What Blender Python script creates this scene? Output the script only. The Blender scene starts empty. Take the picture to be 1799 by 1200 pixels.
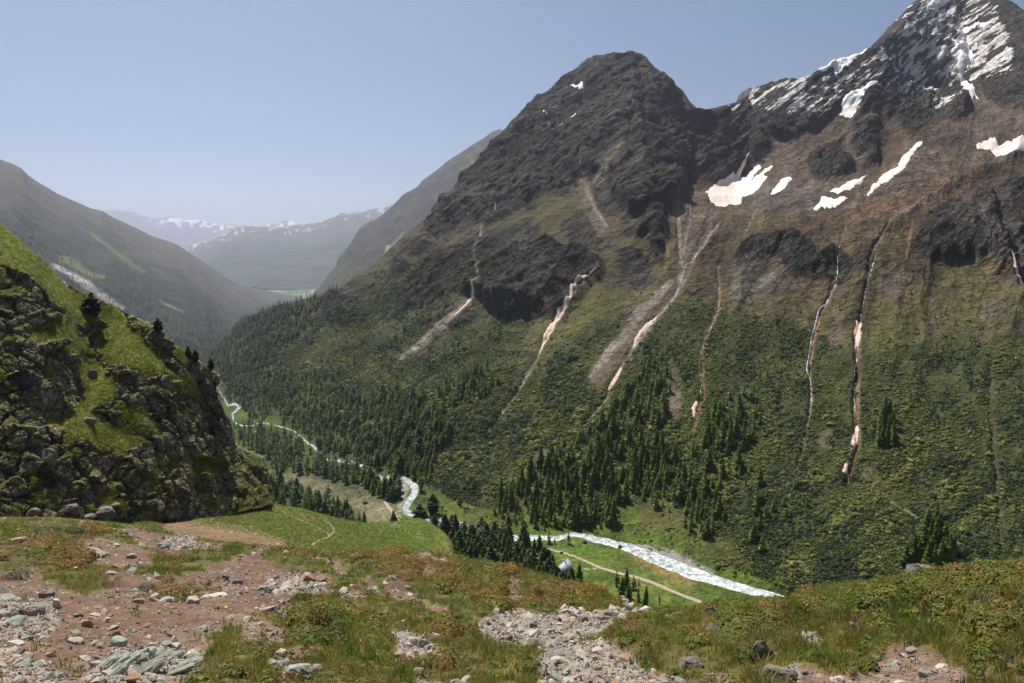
import bpy, math, random
import numpy as np
from math import radians as R
from mathutils import Vector
random.seed(7); rng = np.random.default_rng(11)
f32 = np.float32
# ------------------------------------------------------------------ camera, light, exposure
FPX, CX, CY, PITCH = 1285.0, 899.5, 600.0, math.atan(160/1285.0)
SP, CP = math.sin(PITCH), math.cos(PITCH)
scene = bpy.context.scene
cam_d = bpy.data.cameras.new('camera'); cam = bpy.data.objects.new('camera', cam_d)
scene.collection.objects.link(cam); scene.camera = cam
cam_d.sensor_width = 36; cam_d.lens = 36*FPX/1799; cam_d.clip_start = 0.1; cam_d.clip_end = 90000
cam.location = (0, 0, 0); cam.rotation_euler = (math.pi/2-PITCH, 0, 0)
SUN_AZ, SUN_EL = R(-27), R(58)          # azimuth measured from the view direction (+Y), negative = towards -X
wd = bpy.data.worlds.new('World'); scene.world = wd; wd.use_nodes = True
nt = wd.node_tree; bg = nt.nodes['Background']
sky = nt.nodes.new('ShaderNodeTexSky'); sky.sky_type = 'NISHITA'; sky.sun_disc = False
sky.sun_elevation = SUN_EL; sky.sun_rotation = SUN_AZ; sky.altitude = 1500
sky.air_density = 1.0; sky.dust_density = 1.7; sky.ozone_density = 2.8
nt.links.new(sky.outputs[0], bg.inputs[0]); bg.inputs[1].default_value = 0.054
sun_d = bpy.data.lights.new('sun', 'SUN'); sun_d.energy = 5.0; sun_d.angle = R(0.55); sun_d.color = (1, .95, .87)
sun = bpy.data.objects.new('sun', sun_d); scene.collection.objects.link(sun)
sd = Vector((math.sin(SUN_AZ)*math.cos(SUN_EL), math.cos(SUN_AZ)*math.cos(SUN_EL), math.sin(SUN_EL)))
sun.rotation_euler = sd.to_track_quat('Z', 'Y').to_euler()
vs = scene.view_settings; vs.view_transform = 'Standard'; vs.look = 'None'; vs.gamma = 1; vs.use_curve_mapping = False
vs.exposure = 0.42
cy = scene.cycles
cy.max_bounces = 5; cy.diffuse_bounces = 2; cy.glossy_bounces = 1; cy.transmission_bounces = 2
cy.volume_bounces = 1; cy.transparent_max_bounces = 4; cy.use_denoising = True
cy.caustics_reflective = False; cy.caustics_refractive = False
COL = scene.collection

# ------------------------------------------------------------------ helpers: objects and tags
def tag(o, label=None, cat=None, group=None, kind=None):
    if label: o['label'] = label
    if cat: o['category'] = cat
    if group: o['group'] = group
    if kind: o['kind'] = kind
    return o
def mesh_np(name, V, F, mats, attrs=None, smooth=False, matidx=None):
    """V (n,3), F (m,k) ints"""
    me = bpy.data.meshes.new(name); V = np.ascontiguousarray(V, f32); F = np.ascontiguousarray(F, np.int32)
    k = F.shape[1]
    me.vertices.add(len(V)); me.vertices.foreach_set('co', V.ravel())
    me.loops.add(F.size); me.loops.foreach_set('vertex_index', F.ravel())
    me.polygons.add(len(F)); me.polygons.foreach_set('loop_start', np.arange(0, F.size, k, dtype=np.int32))
    if matidx is not None: me.polygons.foreach_set('material_index', np.ascontiguousarray(matidx, np.int32))
    me.update(calc_edges=True)
    if smooth: me.polygons.foreach_set('use_smooth', np.ones(len(F), bool))
    for m in (mats if isinstance(mats, (list, tuple)) else [mats]): me.materials.append(m)
    for an, arr in (attrs or {}).items():
        if arr.ndim == 2:
            a = me.attributes.new(an, 'FLOAT_COLOR', 'POINT')
            c = np.ones((len(V), 4), f32); c[:, :3] = arr; a.data.foreach_set('color', c.ravel())
        else:
            a = me.attributes.new(an, 'FLOAT', 'POINT'); a.data.foreach_set('value', np.ascontiguousarray(arr, f32))
    return me
def link(name, me, parent=None, loc=None):
    o = bpy.data.objects.new(name, me); COL.objects.link(o)
    if parent: o.parent = parent
    if loc is not None: o.location = loc
    return o

# ------------------------------------------------------------------ noise
def _h(i, j, k, s):
    n = (i*np.int64(374761393) + j*np.int64(668265263) + k*np.int64(2147483647-918273) + s*np.int64(974711)) & 0xffffffff
    n = ((n ^ (n >> 13))*np.int64(1274126177)) & 0xffffffff
    n = ((n ^ (n >> 16))*np.int64(2246822519 & 0x7fffffff)) & 0xffffffff
    return ((n ^ (n >> 15)) & 0xffffff).astype(f32)/f32(0xffffff)
def vnoise(x, y, z, s=0):
    xi, yi, zi = np.floor(x), np.floor(y), np.floor(z)
    fx, fy, fz = (x-xi).astype(f32), (y-yi).astype(f32), (z-zi).astype(f32)
    xi, yi, zi = xi.astype(np.int64), yi.astype(np.int64), zi.astype(np.int64)
    fx = fx*fx*(3-2*fx); fy = fy*fy*(3-2*fy); fz = fz*fz*(3-2*fz)
    def c(a, b, d): return _h(xi+a, yi+b, zi+d, s)
    x00 = c(0,0,0)*(1-fx)+c(1,0,0)*fx; x10 = c(0,1,0)*(1-fx)+c(1,1,0)*fx
    x01 = c(0,0,1)*(1-fx)+c(1,0,1)*fx; x11 = c(0,1,1)*(1-fx)+c(1,1,1)*fx
    return ((x00*(1-fy)+x10*fy)*(1-fz)+(x01*(1-fy)+x11*fy)*fz)*2-1
def fbm(x, y, z, oc=5, s=0, gain=.5, ridged=False):
    o = np.zeros_like(x, f32); a = 1.; t = 0.
    for i in range(oc):
        n = vnoise(x, y, z, s+i*17)
        if ridged: n = 1-2*np.abs(n)
        o += a*n; t += a; a *= gain
        x, y, z = x*2.03+5.1, y*2.03+1.7, z*2.03+9.3
    return o/t
def n2(x, y, wl, oc=4, s=0, gain=.5, ridged=False):     # 2D fbm with wavelength wl
    return fbm(x/wl, y/wl, np.full_like(x, .37+s*1.3), oc, s, gain, ridged)
def facets(x, y, z, s=0):
    """blocky rock: height of a randomly tilted facet of the nearest cell, and the distance to the cell border"""
    xi, yi, zi = [np.floor(a).astype(np.int64) for a in (x, y, z)]
    b1 = np.full(x.shape, 9., f32); b2 = b1.copy(); val = np.zeros(x.shape, f32)
    for a in (-1, 0, 1):
        for b in (-1, 0, 1):
            for c in (-1, 0, 1):
                i, j, k = xi+a, yi+b, zi+c
                dx = (x-i-_h(i,j,k,s)).astype(f32); dy = (y-j-_h(i,j,k,s+1)).astype(f32); dz = (z-k-_h(i,j,k,s+2)).astype(f32)
                d = dx*dx+dy*dy+dz*dz
                v = (_h(i,j,k,s+3)-.5)*1.0+dx*(_h(i,j,k,s+4)-.5)*1.8+dy*(_h(i,j,k,s+5)-.5)*1.8+dz*(_h(i,j,k,s+6)-.5)*1.8
                nb = d < b1
                b2 = np.where(nb, b1, np.minimum(b2, d)); val = np.where(nb, v, val); b1 = np.where(nb, d, b1)
    return val, np.sqrt(b2)-np.sqrt(b1)
def sstep(a, b, x):
    t = np.clip((x-a)/(b-a), 0, 1); return t*t*(3-2*t)
def lerp(a, b, t):
    t = np.asarray(t, f32)[..., None] if np.ndim(a) != np.ndim(t) or np.shape(a)[-1:] == (3,) else t
    return a*(1-t)+b*t

# ------------------------------------------------------------------ maps of ground cover, drawn over the area the photograph shows
MW, MH, MX0, MY0, MS = 1240, 760, -280, -80, 2.0      # half-resolution raster: px = MX0 + MS*i
def blank(): return np.zeros((MH, MW), f32)
def _pip(poly, w=MW, h=MH, x0=MX0, y0=MY0, s=MS):
    p = np.array(poly, float); m = np.zeros((h, w), bool)
    ys = y0+s*np.arange(h)
    xs = x0+s*np.arange(w)
    for r in range(h):
        y = ys[r]+.01
        a, b = p, np.roll(p, -1, 0)
        c = (a[:, 1] <= y) != (b[:, 1] <= y)
        if not c.any(): continue
        xx = np.sort(a[c, 0]+(y-a[c, 1])*(b[c, 0]-a[c, 0])/(b[c, 1]-a[c, 1]))
        for q in range(0, len(xx)-1, 2): m[r] |= (xs >= xx[q]) & (xs < xx[q+1])
    return m
def blur(m, sg):
    sg = sg/MS
    if sg < .3: return m
    n = max(1, int(3*sg)); k = np.exp(-.5*(np.arange(-n, n+1)/sg)**2); k = (k/k.sum()).astype(f32)
    p = np.pad(m, ((n, n), (0, 0)), 'edge'); o = sum(k[i]*p[i:i+m.shape[0]] for i in range(2*n+1))
    p = np.pad(o, ((0, 0), (n, n)), 'edge'); return sum(k[i]*p[:, i:i+m.shape[1]] for i in range(2*n+1))
def polys(lst, sg=4):
    m = blank()
    for p in lst:
        v = 1.
        if not isinstance(p[0], tuple): v, p = p[0], p[1:]
        m = np.maximum(m, _pip(p)*f32(v))
    return blur(m, sg)
def seg_dist(px, py, pts):
    """distance to a polyline, and interpolated third value of its points; px, py arrays"""
    best = np.full(px.shape, 1e9, f32); val = np.zeros(px.shape, f32)
    for a, b in zip(pts[:-1], pts[1:]):
        dx, dy = b[0]-a[0], b[1]-a[1]; L = dx*dx+dy*dy+1e-9
        t = np.clip(((px-a[0])*dx+(py-a[1])*dy)/L, 0, 1)
        d = np.hypot(px-a[0]-t*dx, py-a[1]-t*dy)
        n = d < best; best = np.where(n, d, best); val = np.where(n, a[2]+(b[2]-a[2])*t, val)
    return best, val
def sample(m, px, py):
    i = np.clip((px-MX0)/MS, 0, MW-1.001); j = np.clip((py-MY0)/MS, 0, MH-1.001)
    a, b = i.astype(int), j.astype(int); u, v = (i-a).astype(f32), (j-b).astype(f32)
    return (m[b, a]*(1-u)+m[b, a+1]*u)*(1-v)+(m[b+1, a]*(1-u)+m[b+1, a+1]*u)*v

# ------------------------------------------------------------------ terrain sheets
def tan_down(py):
    v = (np.asarray(py, float)-CY)/FPX
    return (SP+v*CP)/(CP-v*SP)
def unproj(px, py, Y):
    v = (py-CY)/FPX; u = (px-CX)/FPX; k = Y/(CP-v*SP)
    return np.stack([u*k, Y+0*k, -(SP+v*CP)*k], -1)
def proj(P):
    x, y, z = P[..., 0], P[..., 1], P[..., 2]
    d = y*CP-z*SP; return CX+FPX*x/d, CY-FPX*(y*SP+z*CP)/d
def curve(pts, x):
    p = np.array(pts, float); return np.stack([np.interp(x, p[:, 0], p[:, c]) for c in range(1, p.shape[1])], 0)
def smooth1(a, n):
    if n < 1: return a
    k = np.hanning(2*n+3)[1:-1]; k /= k.sum()
    return np.convolve(np.pad(a, n, 'edge'), k, 'valid')
class Sheet:
    """a ground surface between contour lines; contours given nearest first as (py(px), Y(px))"""
    def __init__(self, x0, x1, dx, contours, rows, back=((40, -.6),), front=None, mono=True):
        self.px = np.arange(x0, x1+dx*.5, dx); n = len(self.px)
        K = len(contours); py = np.array([c[0] for c in contours]); Y = np.array([c[1] for c in contours])
        W = 1/Y
        # pchip over contour index
        rows = list(rows); S = np.concatenate([np.linspace(i, i+1, r, endpoint=False) for i, r in enumerate(rows)]+[[K-1]])
        i0 = np.minimum(S.astype(int), K-2); t = (S-i0)[:, None]
        dpy = np.diff(py, axis=0); dpy = np.where(np.abs(dpy) < .5, -.5, dpy); sl = np.diff(W, axis=0)/dpy    # dW/dpy
        m = np.zeros((K, n)); m[0] = sl[0]; m[-1] = sl[-1]
        for k in range(1, K-1):
            a, b = sl[k-1], sl[k]; m[k] = np.where(a*b > 0, 2*a*b/(a+b+1e-30), 0)
        h = (py[i0+1]-py[i0]); w0, w1 = W[i0], W[i0+1]; m0, m1 = m[i0]*h, m[i0+1]*h
        Wi = (2*t**3-3*t**2+1)*w0+(t**3-2*t**2+t)*m0+(-2*t**3+3*t**2)*w1+(t**3-t**2)*m1
        PYi = py[i0]+h*t; PX = np.broadcast_to(self.px, PYi.shape).copy()
        P = unproj(PX, PYi, 1/np.maximum(Wi, 1e-6))
        self.top = len(S)-1
        # the far side beyond the crest
        last = P[-1]; ex = []
        rad = last[:, :2]/np.linalg.norm(last[:, :2], axis=1)[:, None]
        for d, z in back:
            q = last.copy(); q[:, :2] += rad*d; q[:, 2] += z*d; ex.append(q)
        if ex:
            P = np.concatenate([P, np.array(ex)], 0)
            PYi = np.concatenate([PYi, np.repeat(PYi[-1:], len(ex), 0)], 0); PX = np.concatenate([PX, np.repeat(PX[-1:], len(ex), 0)], 0)
        self.PX, self.PY, self.P = PX, PYi, P
    def normals(self, P=None):
        P = self.P if P is None else P
        a = np.gradient(P, axis=1); b = np.gradient(P, axis=0); n = np.cross(a, b)
        return n/(np.linalg.norm(n, axis=-1, keepdims=True)+1e-9)
    def displace(self, d, horiz=None):
        n = self.normals(); n[..., 2] = np.abs(n[..., 2])
        if horiz is not None: n[..., 2] *= horiz; n /= np.linalg.norm(n, axis=-1, keepdims=True)+1e-9
        self.P = self.P+n*d[..., None]
    def at(self, px, py, A=None):
        """surface point (or attribute) at nominal map position"""
        A = self.P if A is None else A
        px = np.atleast_1d(np.asarray(px, float)); py = np.atleast_1d(np.asarray(py, float))
        i = np.clip((px-self.px[0])/(self.px[1]-self.px[0]), 0, len(self.px)-1.001); a = i.astype(int); u = i-a
        pyc = self.PY[:self.top+1]; lo = pyc[:, a]*(1-u)+pyc[:, a+1]*u       # decreasing with row
        r = (lo > py[None]).sum(0); r = np.clip(r, 1, self.top); q = np.arange(len(px))
        p0, p1 = lo[r-1, q], lo[r, q]; t = np.clip((p0-py)/np.maximum(p0-p1, 1e-6), 0, 1)
        if A.ndim == 3: u, t = u[:, None], t[:, None]
        return (A[r-1, a]*(1-u)+A[r-1, a+1]*u)*(1-t)+(A[r, a]*(1-u)+A[r, a+1]*u)*t
    def grid_faces(self):
        nr, nc = self.PX.shape; i = np.arange((nr-1)*nc).reshape(nr-1, nc)[:, :-1].ravel()
        return np.stack([i, i+1, i+nc+1, i+nc], 1)
    def build(self, name, mat, attrs, label=None, smooth=True):
        self.attrs = attrs
        F = self.grid_faces()
        at = {k: (v.reshape(-1, 3) if v.ndim == 3 else v.ravel()) for k, v in attrs.items()}
        o = link(name, mesh_np(name, self.P.reshape(-1, 3), F, mat, at, smooth))
        tag(o, label, kind='structure'); return o
    def drape(self, name, m, mat, hi=.5, k=3., zfix=None, smooth=True, attrs=None, lo=None):
        """skin lying on the ground where m > .5, thinning out and dipping under the ground at its edge"""
        V = self.P.copy(); n = self.normals(); n[..., 2] = np.abs(n[..., 2])
        off = np.clip((m-.5)*k, -(lo or hi), hi)
        V += n*off[..., None]
        keep = m > .5; fk = keep[:-1, :-1] | keep[1:, :-1] | keep[:-1, 1:] | keep[1:, 1:]
        fk[self.top:] = False
        if fk.sum() < 2: return None
        F = self.grid_faces()[fk.ravel()]
        u, inv = np.unique(F, return_inverse=True)
        at = {a: (v.reshape(-1, v.shape[-1])[u] if v.ndim == 3 else v.ravel()[u]) for a, v in (attrs or {}).items()}
        return link(name, mesh_np(name, V.reshape(-1, 3)[u], inv.reshape(F.shape), mat, at, smooth))

# ------------------------------------------------------------------ materials
def mat_new(name, rough=.9, spec=.25):
    m = bpy.data.materials.new(name); m.use_nodes = True; b = m.node_tree.nodes['Principled BSDF']
    b.inputs['Roughness'].default_value = rough; b.inputs['Specular IOR Level'].default_value = spec
    return m, m.node_tree, b
def nd(t, kind, **kw):
    n = t.nodes.new(kind)
    for k, v in kw.items(): setattr(n, k, v)
    return n
def noise_node(t, scale, detail=6, rough=.6, vec=None, kind='ShaderNodeTexNoise'):
    n = nd(t, kind); n.inputs['Scale'].default_value = scale; n.inputs['Detail'].default_value = detail
    n.inputs['Roughness'].default_value = rough
    if vec is not None: t.links.new(vec, n.inputs['Vector'])
    return n
def ramp(t, src, stops):
    r = nd(t, 'ShaderNodeValToRGB'); t.links.new(src, r.inputs[0]); e = r.color_ramp.elements
    while len(e) < len(stops): e.new(.5)
    for q, (p, c) in zip(e, stops): q.position = p; q.color = (c if len(c) == 4 else (*c, 1)) if hasattr(c, '__len__') else (c, c, c, 1)
    return r
def mul(t, a, b, fac=1.):
    m = nd(t, 'ShaderNodeMix', data_type='RGBA', blend_type='MULTIPLY'); m.inputs[0].default_value = fac
    t.links.new(a, m.inputs[6]); t.links.new(b, m.inputs[7]); return m.outputs[2]
def ground_mat(name, scales, bump=1., rough=.95, lo=.55, hi=1.5):
    """ground colour comes from the 'Col' map of cover, broken up by grain of several sizes (metres)"""
    m, t, b = mat_new(name, rough, .15)
    at = nd(t, 'ShaderNodeAttribute', attribute_name='Col'); tc = nd(t, 'ShaderNodeTexCoord')
    col = at.outputs['Color']; bv = None
    for i, (sc, amp) in enumerate(scales):
        n = noise_node(t, 1/sc, 5, .65, tc.outputs['Object'])
        r = ramp(t, n.outputs['Fac'], [(.25, max(.02, 1-amp)), (.5, 1.), (.75, 1+amp)])
        col = mul(t, col, r.outputs[0])
        bp = nd(t, 'ShaderNodeBump'); bp.inputs['Strength'].default_value = 1; bp.inputs['Distance'].default_value = sc*.35*bump
        t.links.new(n.outputs['Fac'], bp.inputs['Height'])
        if bv is not None: t.links.new(bv, bp.inputs['Normal'])
        bv = bp.outputs['Normal']
    t.links.new(col, b.inputs['Base Color']); t.links.new(bv, b.inputs['Normal'])
    return m
def rock_mat(name, scales, strata, cracks, bump=1., ang=R(36), snow=None):
    """ground_mat plus tilted rock bands and cracks where the 'rk' map says bare rock, and thin snow where 'sn' says so"""
    m = ground_mat(name, scales, bump); t = m.node_tree; b = t.nodes['Principled BSDF']
    col = b.inputs['Base Color'].links[0].from_socket; bv = b.inputs['Normal'].links[0].from_socket
    tc = nd(t, 'ShaderNodeTexCoord'); rk = nd(t, 'ShaderNodeAttribute', attribute_name='rk')
    m1 = nd(t, 'ShaderNodeMapping'); m1.inputs['Rotation'].default_value = (0, ang, 0); t.links.new(tc.outputs['Object'], m1.inputs[0])
    def band(sx, sz, det=6, rg=.62):
        m2 = nd(t, 'ShaderNodeMapping'); m2.inputs['Scale'].default_value = (1/sx, 1/sx, 1/sz); t.links.new(m1.outputs[0], m2.inputs[0])
        return noise_node(t, 1., det, rg, m2.outputs[0])
    def mth(op, a, c):
        n = nd(t, 'ShaderNodeMath', operation=op)
        for i, v in enumerate((a, c)):
            if isinstance(v, (int, float)): n.inputs[i].default_value = v
            else: t.links.new(v, n.inputs[i])
        return n.outputs[0]
    def lay(h, amp, dist, lo, col, bv, stops):
        r = ramp(t, h, stops); mx = nd(t, 'ShaderNodeMix', data_type='RGBA', blend_type='MULTIPLY')
        t.links.new(rk.outputs['Fac'], mx.inputs[0]); t.links.new(col, mx.inputs[6]); t.links.new(r.outputs[0], mx.inputs[7])
        bp = nd(t, 'ShaderNodeBump'); bp.inputs['Distance'].default_value = dist; t.links.new(rk.outputs['Fac'], bp.inputs['Strength']); t.links.new(r.outputs[0], bp.inputs['Height']); t.links.new(bv, bp.inputs['Normal'])
        return mx.outputs[2], bp.outputs[0]
    for sx, sz, dist in strata:
        n = band(sx, sz); col, bv = lay(n.outputs['Fac'], 1, dist, 0, col, bv, [(.36, .45), (.46, .88), (.52, 1.0), (.66, 1.4)])
    for sc, dist in cracks:
        v = nd(t, 'ShaderNodeTexVoronoi', feature='DISTANCE_TO_EDGE'); v.inputs['Scale'].default_value = 1/sc
        w = noise_node(t, 1.4/sc, 4, .6, tc.outputs['Object']); ad = nd(t, 'ShaderNodeVectorMath', operation='MULTIPLY_ADD'); t.links.new(w.outputs['Color'], ad.inputs[0]); ad.inputs[1].default_value = (sc*.6,)*3; t.links.new(tc.outputs['Object'], ad.inputs[2]); t.links.new(ad.outputs[0], v.inputs['Vector'])
        col, bv = lay(v.outputs['Distance'], 1, dist, 0, col, bv, [(0., .45), (.05, .8), (.14, 1.05), (.5, 1.2)])
    if snow:
        sn = nd(t, 'ShaderNodeAttribute', attribute_name='sn'); n = band(*snow, 5, .6); n2_ = band(snow[0]*1.7, snow[1]*5, 3, .5)
        f = mth('ADD', mth('MULTIPLY', n.outputs['Fac'], .72), mth('MULTIPLY', n2_.outputs['Fac'], .28))
        f = mth('SUBTRACT', mth('ADD', f, mth('MULTIPLY', sn.outputs['Fac'], .30)), .79); f = mth('MULTIPLY', f, 60.); cl = nd(t, 'ShaderNodeClamp'); t.links.new(f, cl.inputs[0])
        mx = nd(t, 'ShaderNodeMix', data_type='RGBA'); t.links.new(cl.outputs[0], mx.inputs[0]); t.links.new(col, mx.inputs[6]); mx.inputs[7].default_value = (.90, .85, .80, 1); col = mx.outputs[2]
    t.links.new(col, b.inputs['Base Color']); t.links.new(bv, b.inputs['Normal']); return m
def simple_mat(name, c1, c2, scale, rough=.9, bump=.0, vary=0., spec=.2, sub=None):
    m, t, b = mat_new(name, rough, spec); tc = nd(t, 'ShaderNodeTexCoord')
    n = noise_node(t, scale, 5, .6, tc.outputs['Object'])
    r = ramp(t, n.outputs['Fac'], [(.3, c1), (.7, c2)]); col = r.outputs[0]
    if vary:
        oi = nd(t, 'ShaderNodeObjectInfo'); r2 = ramp(t, oi.outputs['Random'], [(0., 1-vary), (1., 1+vary)])
        col = mul(t, col, r2.outputs[0])
    t.links.new(col, b.inputs['Base Color'])
    if bump:
        bp = nd(t, 'ShaderNodeBump'); bp.inputs['Distance'].default_value = bump
        t.links.new(n.outputs['Fac'], bp.inputs['Height']); t.links.new(bp.outputs['Normal'], b.inputs['Normal'])
    return m
def leaf_mat(name, cols, vary=True, trans=.35, rough=.6):
    """foliage: diffuse leaf that also lets light through; the tone changes from plant to plant"""
    m, t, b = mat_new(name, rough, .2); oi = nd(t, 'ShaderNodeObjectInfo')
    r = ramp(t, oi.outputs['Random'], [(i/(len(cols)-1), c) for i, c in enumerate(cols)])
    gi = nd(t, 'ShaderNodeNewGeometry'); r2 = ramp(t, gi.outputs['Random Per Island'], [(0, .6), (1, 1.4)])
    col = mul(t, r.outputs[0], r2.outputs[0]); t.links.new(col, b.inputs['Base Color'])
    tr = nd(t, 'ShaderNodeBsdfTranslucent'); mx = nd(t, 'ShaderNodeMixShader'); mx.inputs[0].default_value = trans
    t.links.new(col, tr.inputs[0]); t.links.new(b.outputs[0], mx.inputs[1]); t.links.new(tr.outputs[0], mx.inputs[2])
    t.links.new(mx.outputs[0], t.nodes['Material Output'].inputs[0]); return m

# ------------------------------------------------------------------ geometry-nodes scatter for what nobody could count
def scatter(name, P, rot, scl, idx, sources):
    me = bpy.data.meshes.new(name); me.vertices.add(len(P)); me.vertices.foreach_set('co', np.ascontiguousarray(P, f32).ravel())
    for an, arr in (('rot', rot), ('scl', scl)):
        a = me.attributes.new(an, 'FLOAT_VECTOR', 'POINT'); a.data.foreach_set('vector', np.ascontiguousarray(arr, f32).ravel())
    a = me.attributes.new('idx', 'INT', 'POINT'); a.data.foreach_set('value', np.ascontiguousarray(idx, np.int32))
    o = link(name, me); g = bpy.data.node_groups.new(name, 'GeometryNodeTree')
    g.interface.new_socket('Geometry', in_out='INPUT', socket_type='NodeSocketGeometry')
    g.interface.new_socket('Geometry', in_out='OUTPUT', socket_type='NodeSocketGeometry')
    gi, go = g.nodes.new('NodeGroupInput'), g.nodes.new('NodeGroupOutput')
    j = g.nodes.new('GeometryNodeGeometryToInstance')
    for s in reversed(sources):
        ob = g.nodes.new('GeometryNodeObjectInfo'); ob.inputs[0].default_value = s; ob.transform_space = 'ORIGINAL'
        g.links.new(ob.outputs['Geometry'], j.inputs[0])
    ip = g.nodes.new('GeometryNodeInstanceOnPoints'); ip.inputs['Pick Instance'].default_value = True
    def na(nm, ty):
        n = g.nodes.new('GeometryNodeInputNamedAttribute'); n.data_type = ty; n.inputs[0].default_value = nm; return n.outputs[0]
    g.links.new(gi.outputs[0], ip.inputs['Points']); g.links.new(j.outputs[0], ip.inputs['Instance'])
    g.links.new(na('idx', 'INT'), ip.inputs['Instance Index'])
    g.links.new(na('rot', 'FLOAT_VECTOR'), ip.inputs['Rotation']); g.links.new(na('scl', 'FLOAT_VECTOR'), ip.inputs['Scale'])
    g.links.new(ip.outputs[0], go.inputs[0])
    md = o.modifiers.new('scatter', 'NODES'); md.node_group = g
    return o

# ------------------------------------------------------------------ TERRAIN
def c3(*a): return np.array(a, f32)
ROCK_D, ROCK_W, ROCK_B = c3(.028,.027,.029), c3(.088,.076,.065), c3(.058,.045,.034)
TUND, TUNG, SCREE, SHRUBG = c3(.095,.062,.034), c3(.085,.082,.026), c3(.20,.172,.15), c3(.045,.058,.018)
MEADOW, MEADOW2, SOIL, PATHC = c3(.070,.105,.018), c3(.13,.13,.035), c3(.25,.115,.06), c3(.40,.31,.24)
M_MTN = rock_mat('mountain_ground', [(60, .3), (14, .4), (3.5, .5)], [(260, 42, 16), (90, 13, 6)], [(16, 2.5)], .6, snow=(85, 11))
M_SNOWP = simple_mat('dirty_pink_snow', (.52,.36,.28), (.80,.62,.52), .25, rough=.7, bump=.4)
M_FAR = ground_mat('far_ground', [(300, .25), (60, .35)], bump=.35)
M_SNOW = simple_mat('snow', (.80,.64,.55), (.92,.82,.75), .06, rough=.6, bump=.5)
M_SNOWC = simple_mat('clean_snow', (.86,.80,.76), (.93,.90,.88), .05, rough=.6, bump=.5)
def region(sh, xs, ys, pad=12):
    return (sh.PX > min(xs)-pad) & (sh.PX < max(xs)+pad) & (sh.PY > min(ys)-pad) & (sh.PY < max(ys)+pad)
def line_field(pts, px, py, w=2.):
    d, hw = seg_dist(px, py, pts); return .5+(hw-d)/(2*w)
def mix_(c, m, col): m = np.clip(m, 0, 1)[..., None]; return c*(1-m)+col*m

# --- the great mountainside across the valley, with the valley floor at its foot
x0, x1, dx = 296, 1960, 1.75
X = np.arange(x0, x1+dx*.5, dx)
SKY = [(296,690),(340,662),(365,636),(400,590),(427,563),(447,553),(490,537),(537,528),(550,525),(600,505),(643,477),(667,460),(683,440),(713,415),(740,392),(767,373),(772,360),(800,333),(817,307),(840,293),(853,280),(877,257),(892,242),(900,227),(910,210),(933,187),(953,173),(965,170),(970,160),(993,140),(1013,127),(1023,115),(1037,107),(1063,102),(1080,97),(1097,98),(1107,93),(1125,98),(1140,112),(1160,130),(1177,147),(1200,168),(1210,183),(1223,195),(1250,193),(1270,190),(1293,183),(1317,168),(1340,160),(1360,152),(1370,150),(1393,152),(1417,148),(1433,137),(1467,120),(1500,105),(1530,93),(1537,80),(1553,68),(1563,53),(1577,38),(1593,20),(1610,2),(1650,-30),(1690,-52),(1730,-40),(1767,0),(1783,13),(1799,25),(1830,50),(1880,60),(1960,95)]
RIV = [(296,640),(340,662),(365,650),(380,680),(410,715),(480,745),(550,785),(640,815),(715,868),(800,915),(900,935),(1000,940),(1050,946),(1150,980),(1250,1020),(1375,1056),(1500,1112),(1800,1180),(1960,1215)]
RIVZ = [(296,-420),(365,-345),(410,-320),(550,-300),(715,-280),(1000,-266),(1375,-262),(1960,-258)]
FOOT = [(296,632),(340,655),(365,643),(410,690),(480,715),(550,745),(640,775),(715,822),(800,882),(900,908),(1000,908),(1100,928),(1250,988),(1375,1034),(1500,1088),(1800,1160),(1960,1195)]
sk = curve(SKY, X)[0]; rv = smooth1(curve(RIV, X)[0], 10); rz = curve(RIVZ, X)[0]; ft = smooth1(curve(FOOT, X)[0], 10)
Yr = -rz/tan_down(rv); Yf = -(rz+7)/tan_down(ft)
near1 = rv+70; Yn1 = -(rz)/tan_down(near1); near2 = rv+230; Yn2 = -(rz+14)/tan_down(near2)
CXs = [350,420,500,700,900,1100,1223,1300,1400,1530,1600,1700,1850]
SL = [[.1,.12,.19,.28,.36,.42,.42,.42,.43,.45,.45,.45,.45],
      [.1,.12,.19,.28,.36,.44,.42,.42,.42,.44,.45,.45,.45],
      [.1,.13,.2,.28,.40,.47,.40,.36,.38,.42,.42,.42,.42],
      [.1,.13,.22,.32,.50,.60,.42,.36,.40,.40,.42,.45,.45],
      [.12,.15,.25,.36,.60,.80,.66,.62,.66,.74,.76,.76,.72]]
fr = [.25,.5,.7,.85,1.]
conts = [(near2, Yn2), (near1, Yn1), (rv, Yr), (ft, Yf)]
pY, pz, sks = Yf.copy(), rz+7, smooth1(sk, 3)
for i, q in enumerate(fr):
    s = smooth1(np.interp(X, CXs, SL[i]), 30); py = ft+(sks-ft)*q if q < 1 else sk
    td = tan_down(py); Y = (s*pY-pz)/np.maximum(s+td, .02)     # z = pz + s(Y-pY) = -td Y
    Y = np.maximum(Y, pY*1.004)
    if i == 4: Y = smooth1(Y, 4)
    conts.append((py, Y)); pz = -td*Y; pY = Y
MTN = Sheet(x0, x1, dx, conts, [20, 24, 16, 116, 112, 112, 92, 92], back=((60, -.5), (200, -.8), (900, -.8)))
PX, PY = MTN.PX, MTN.PY
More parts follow.
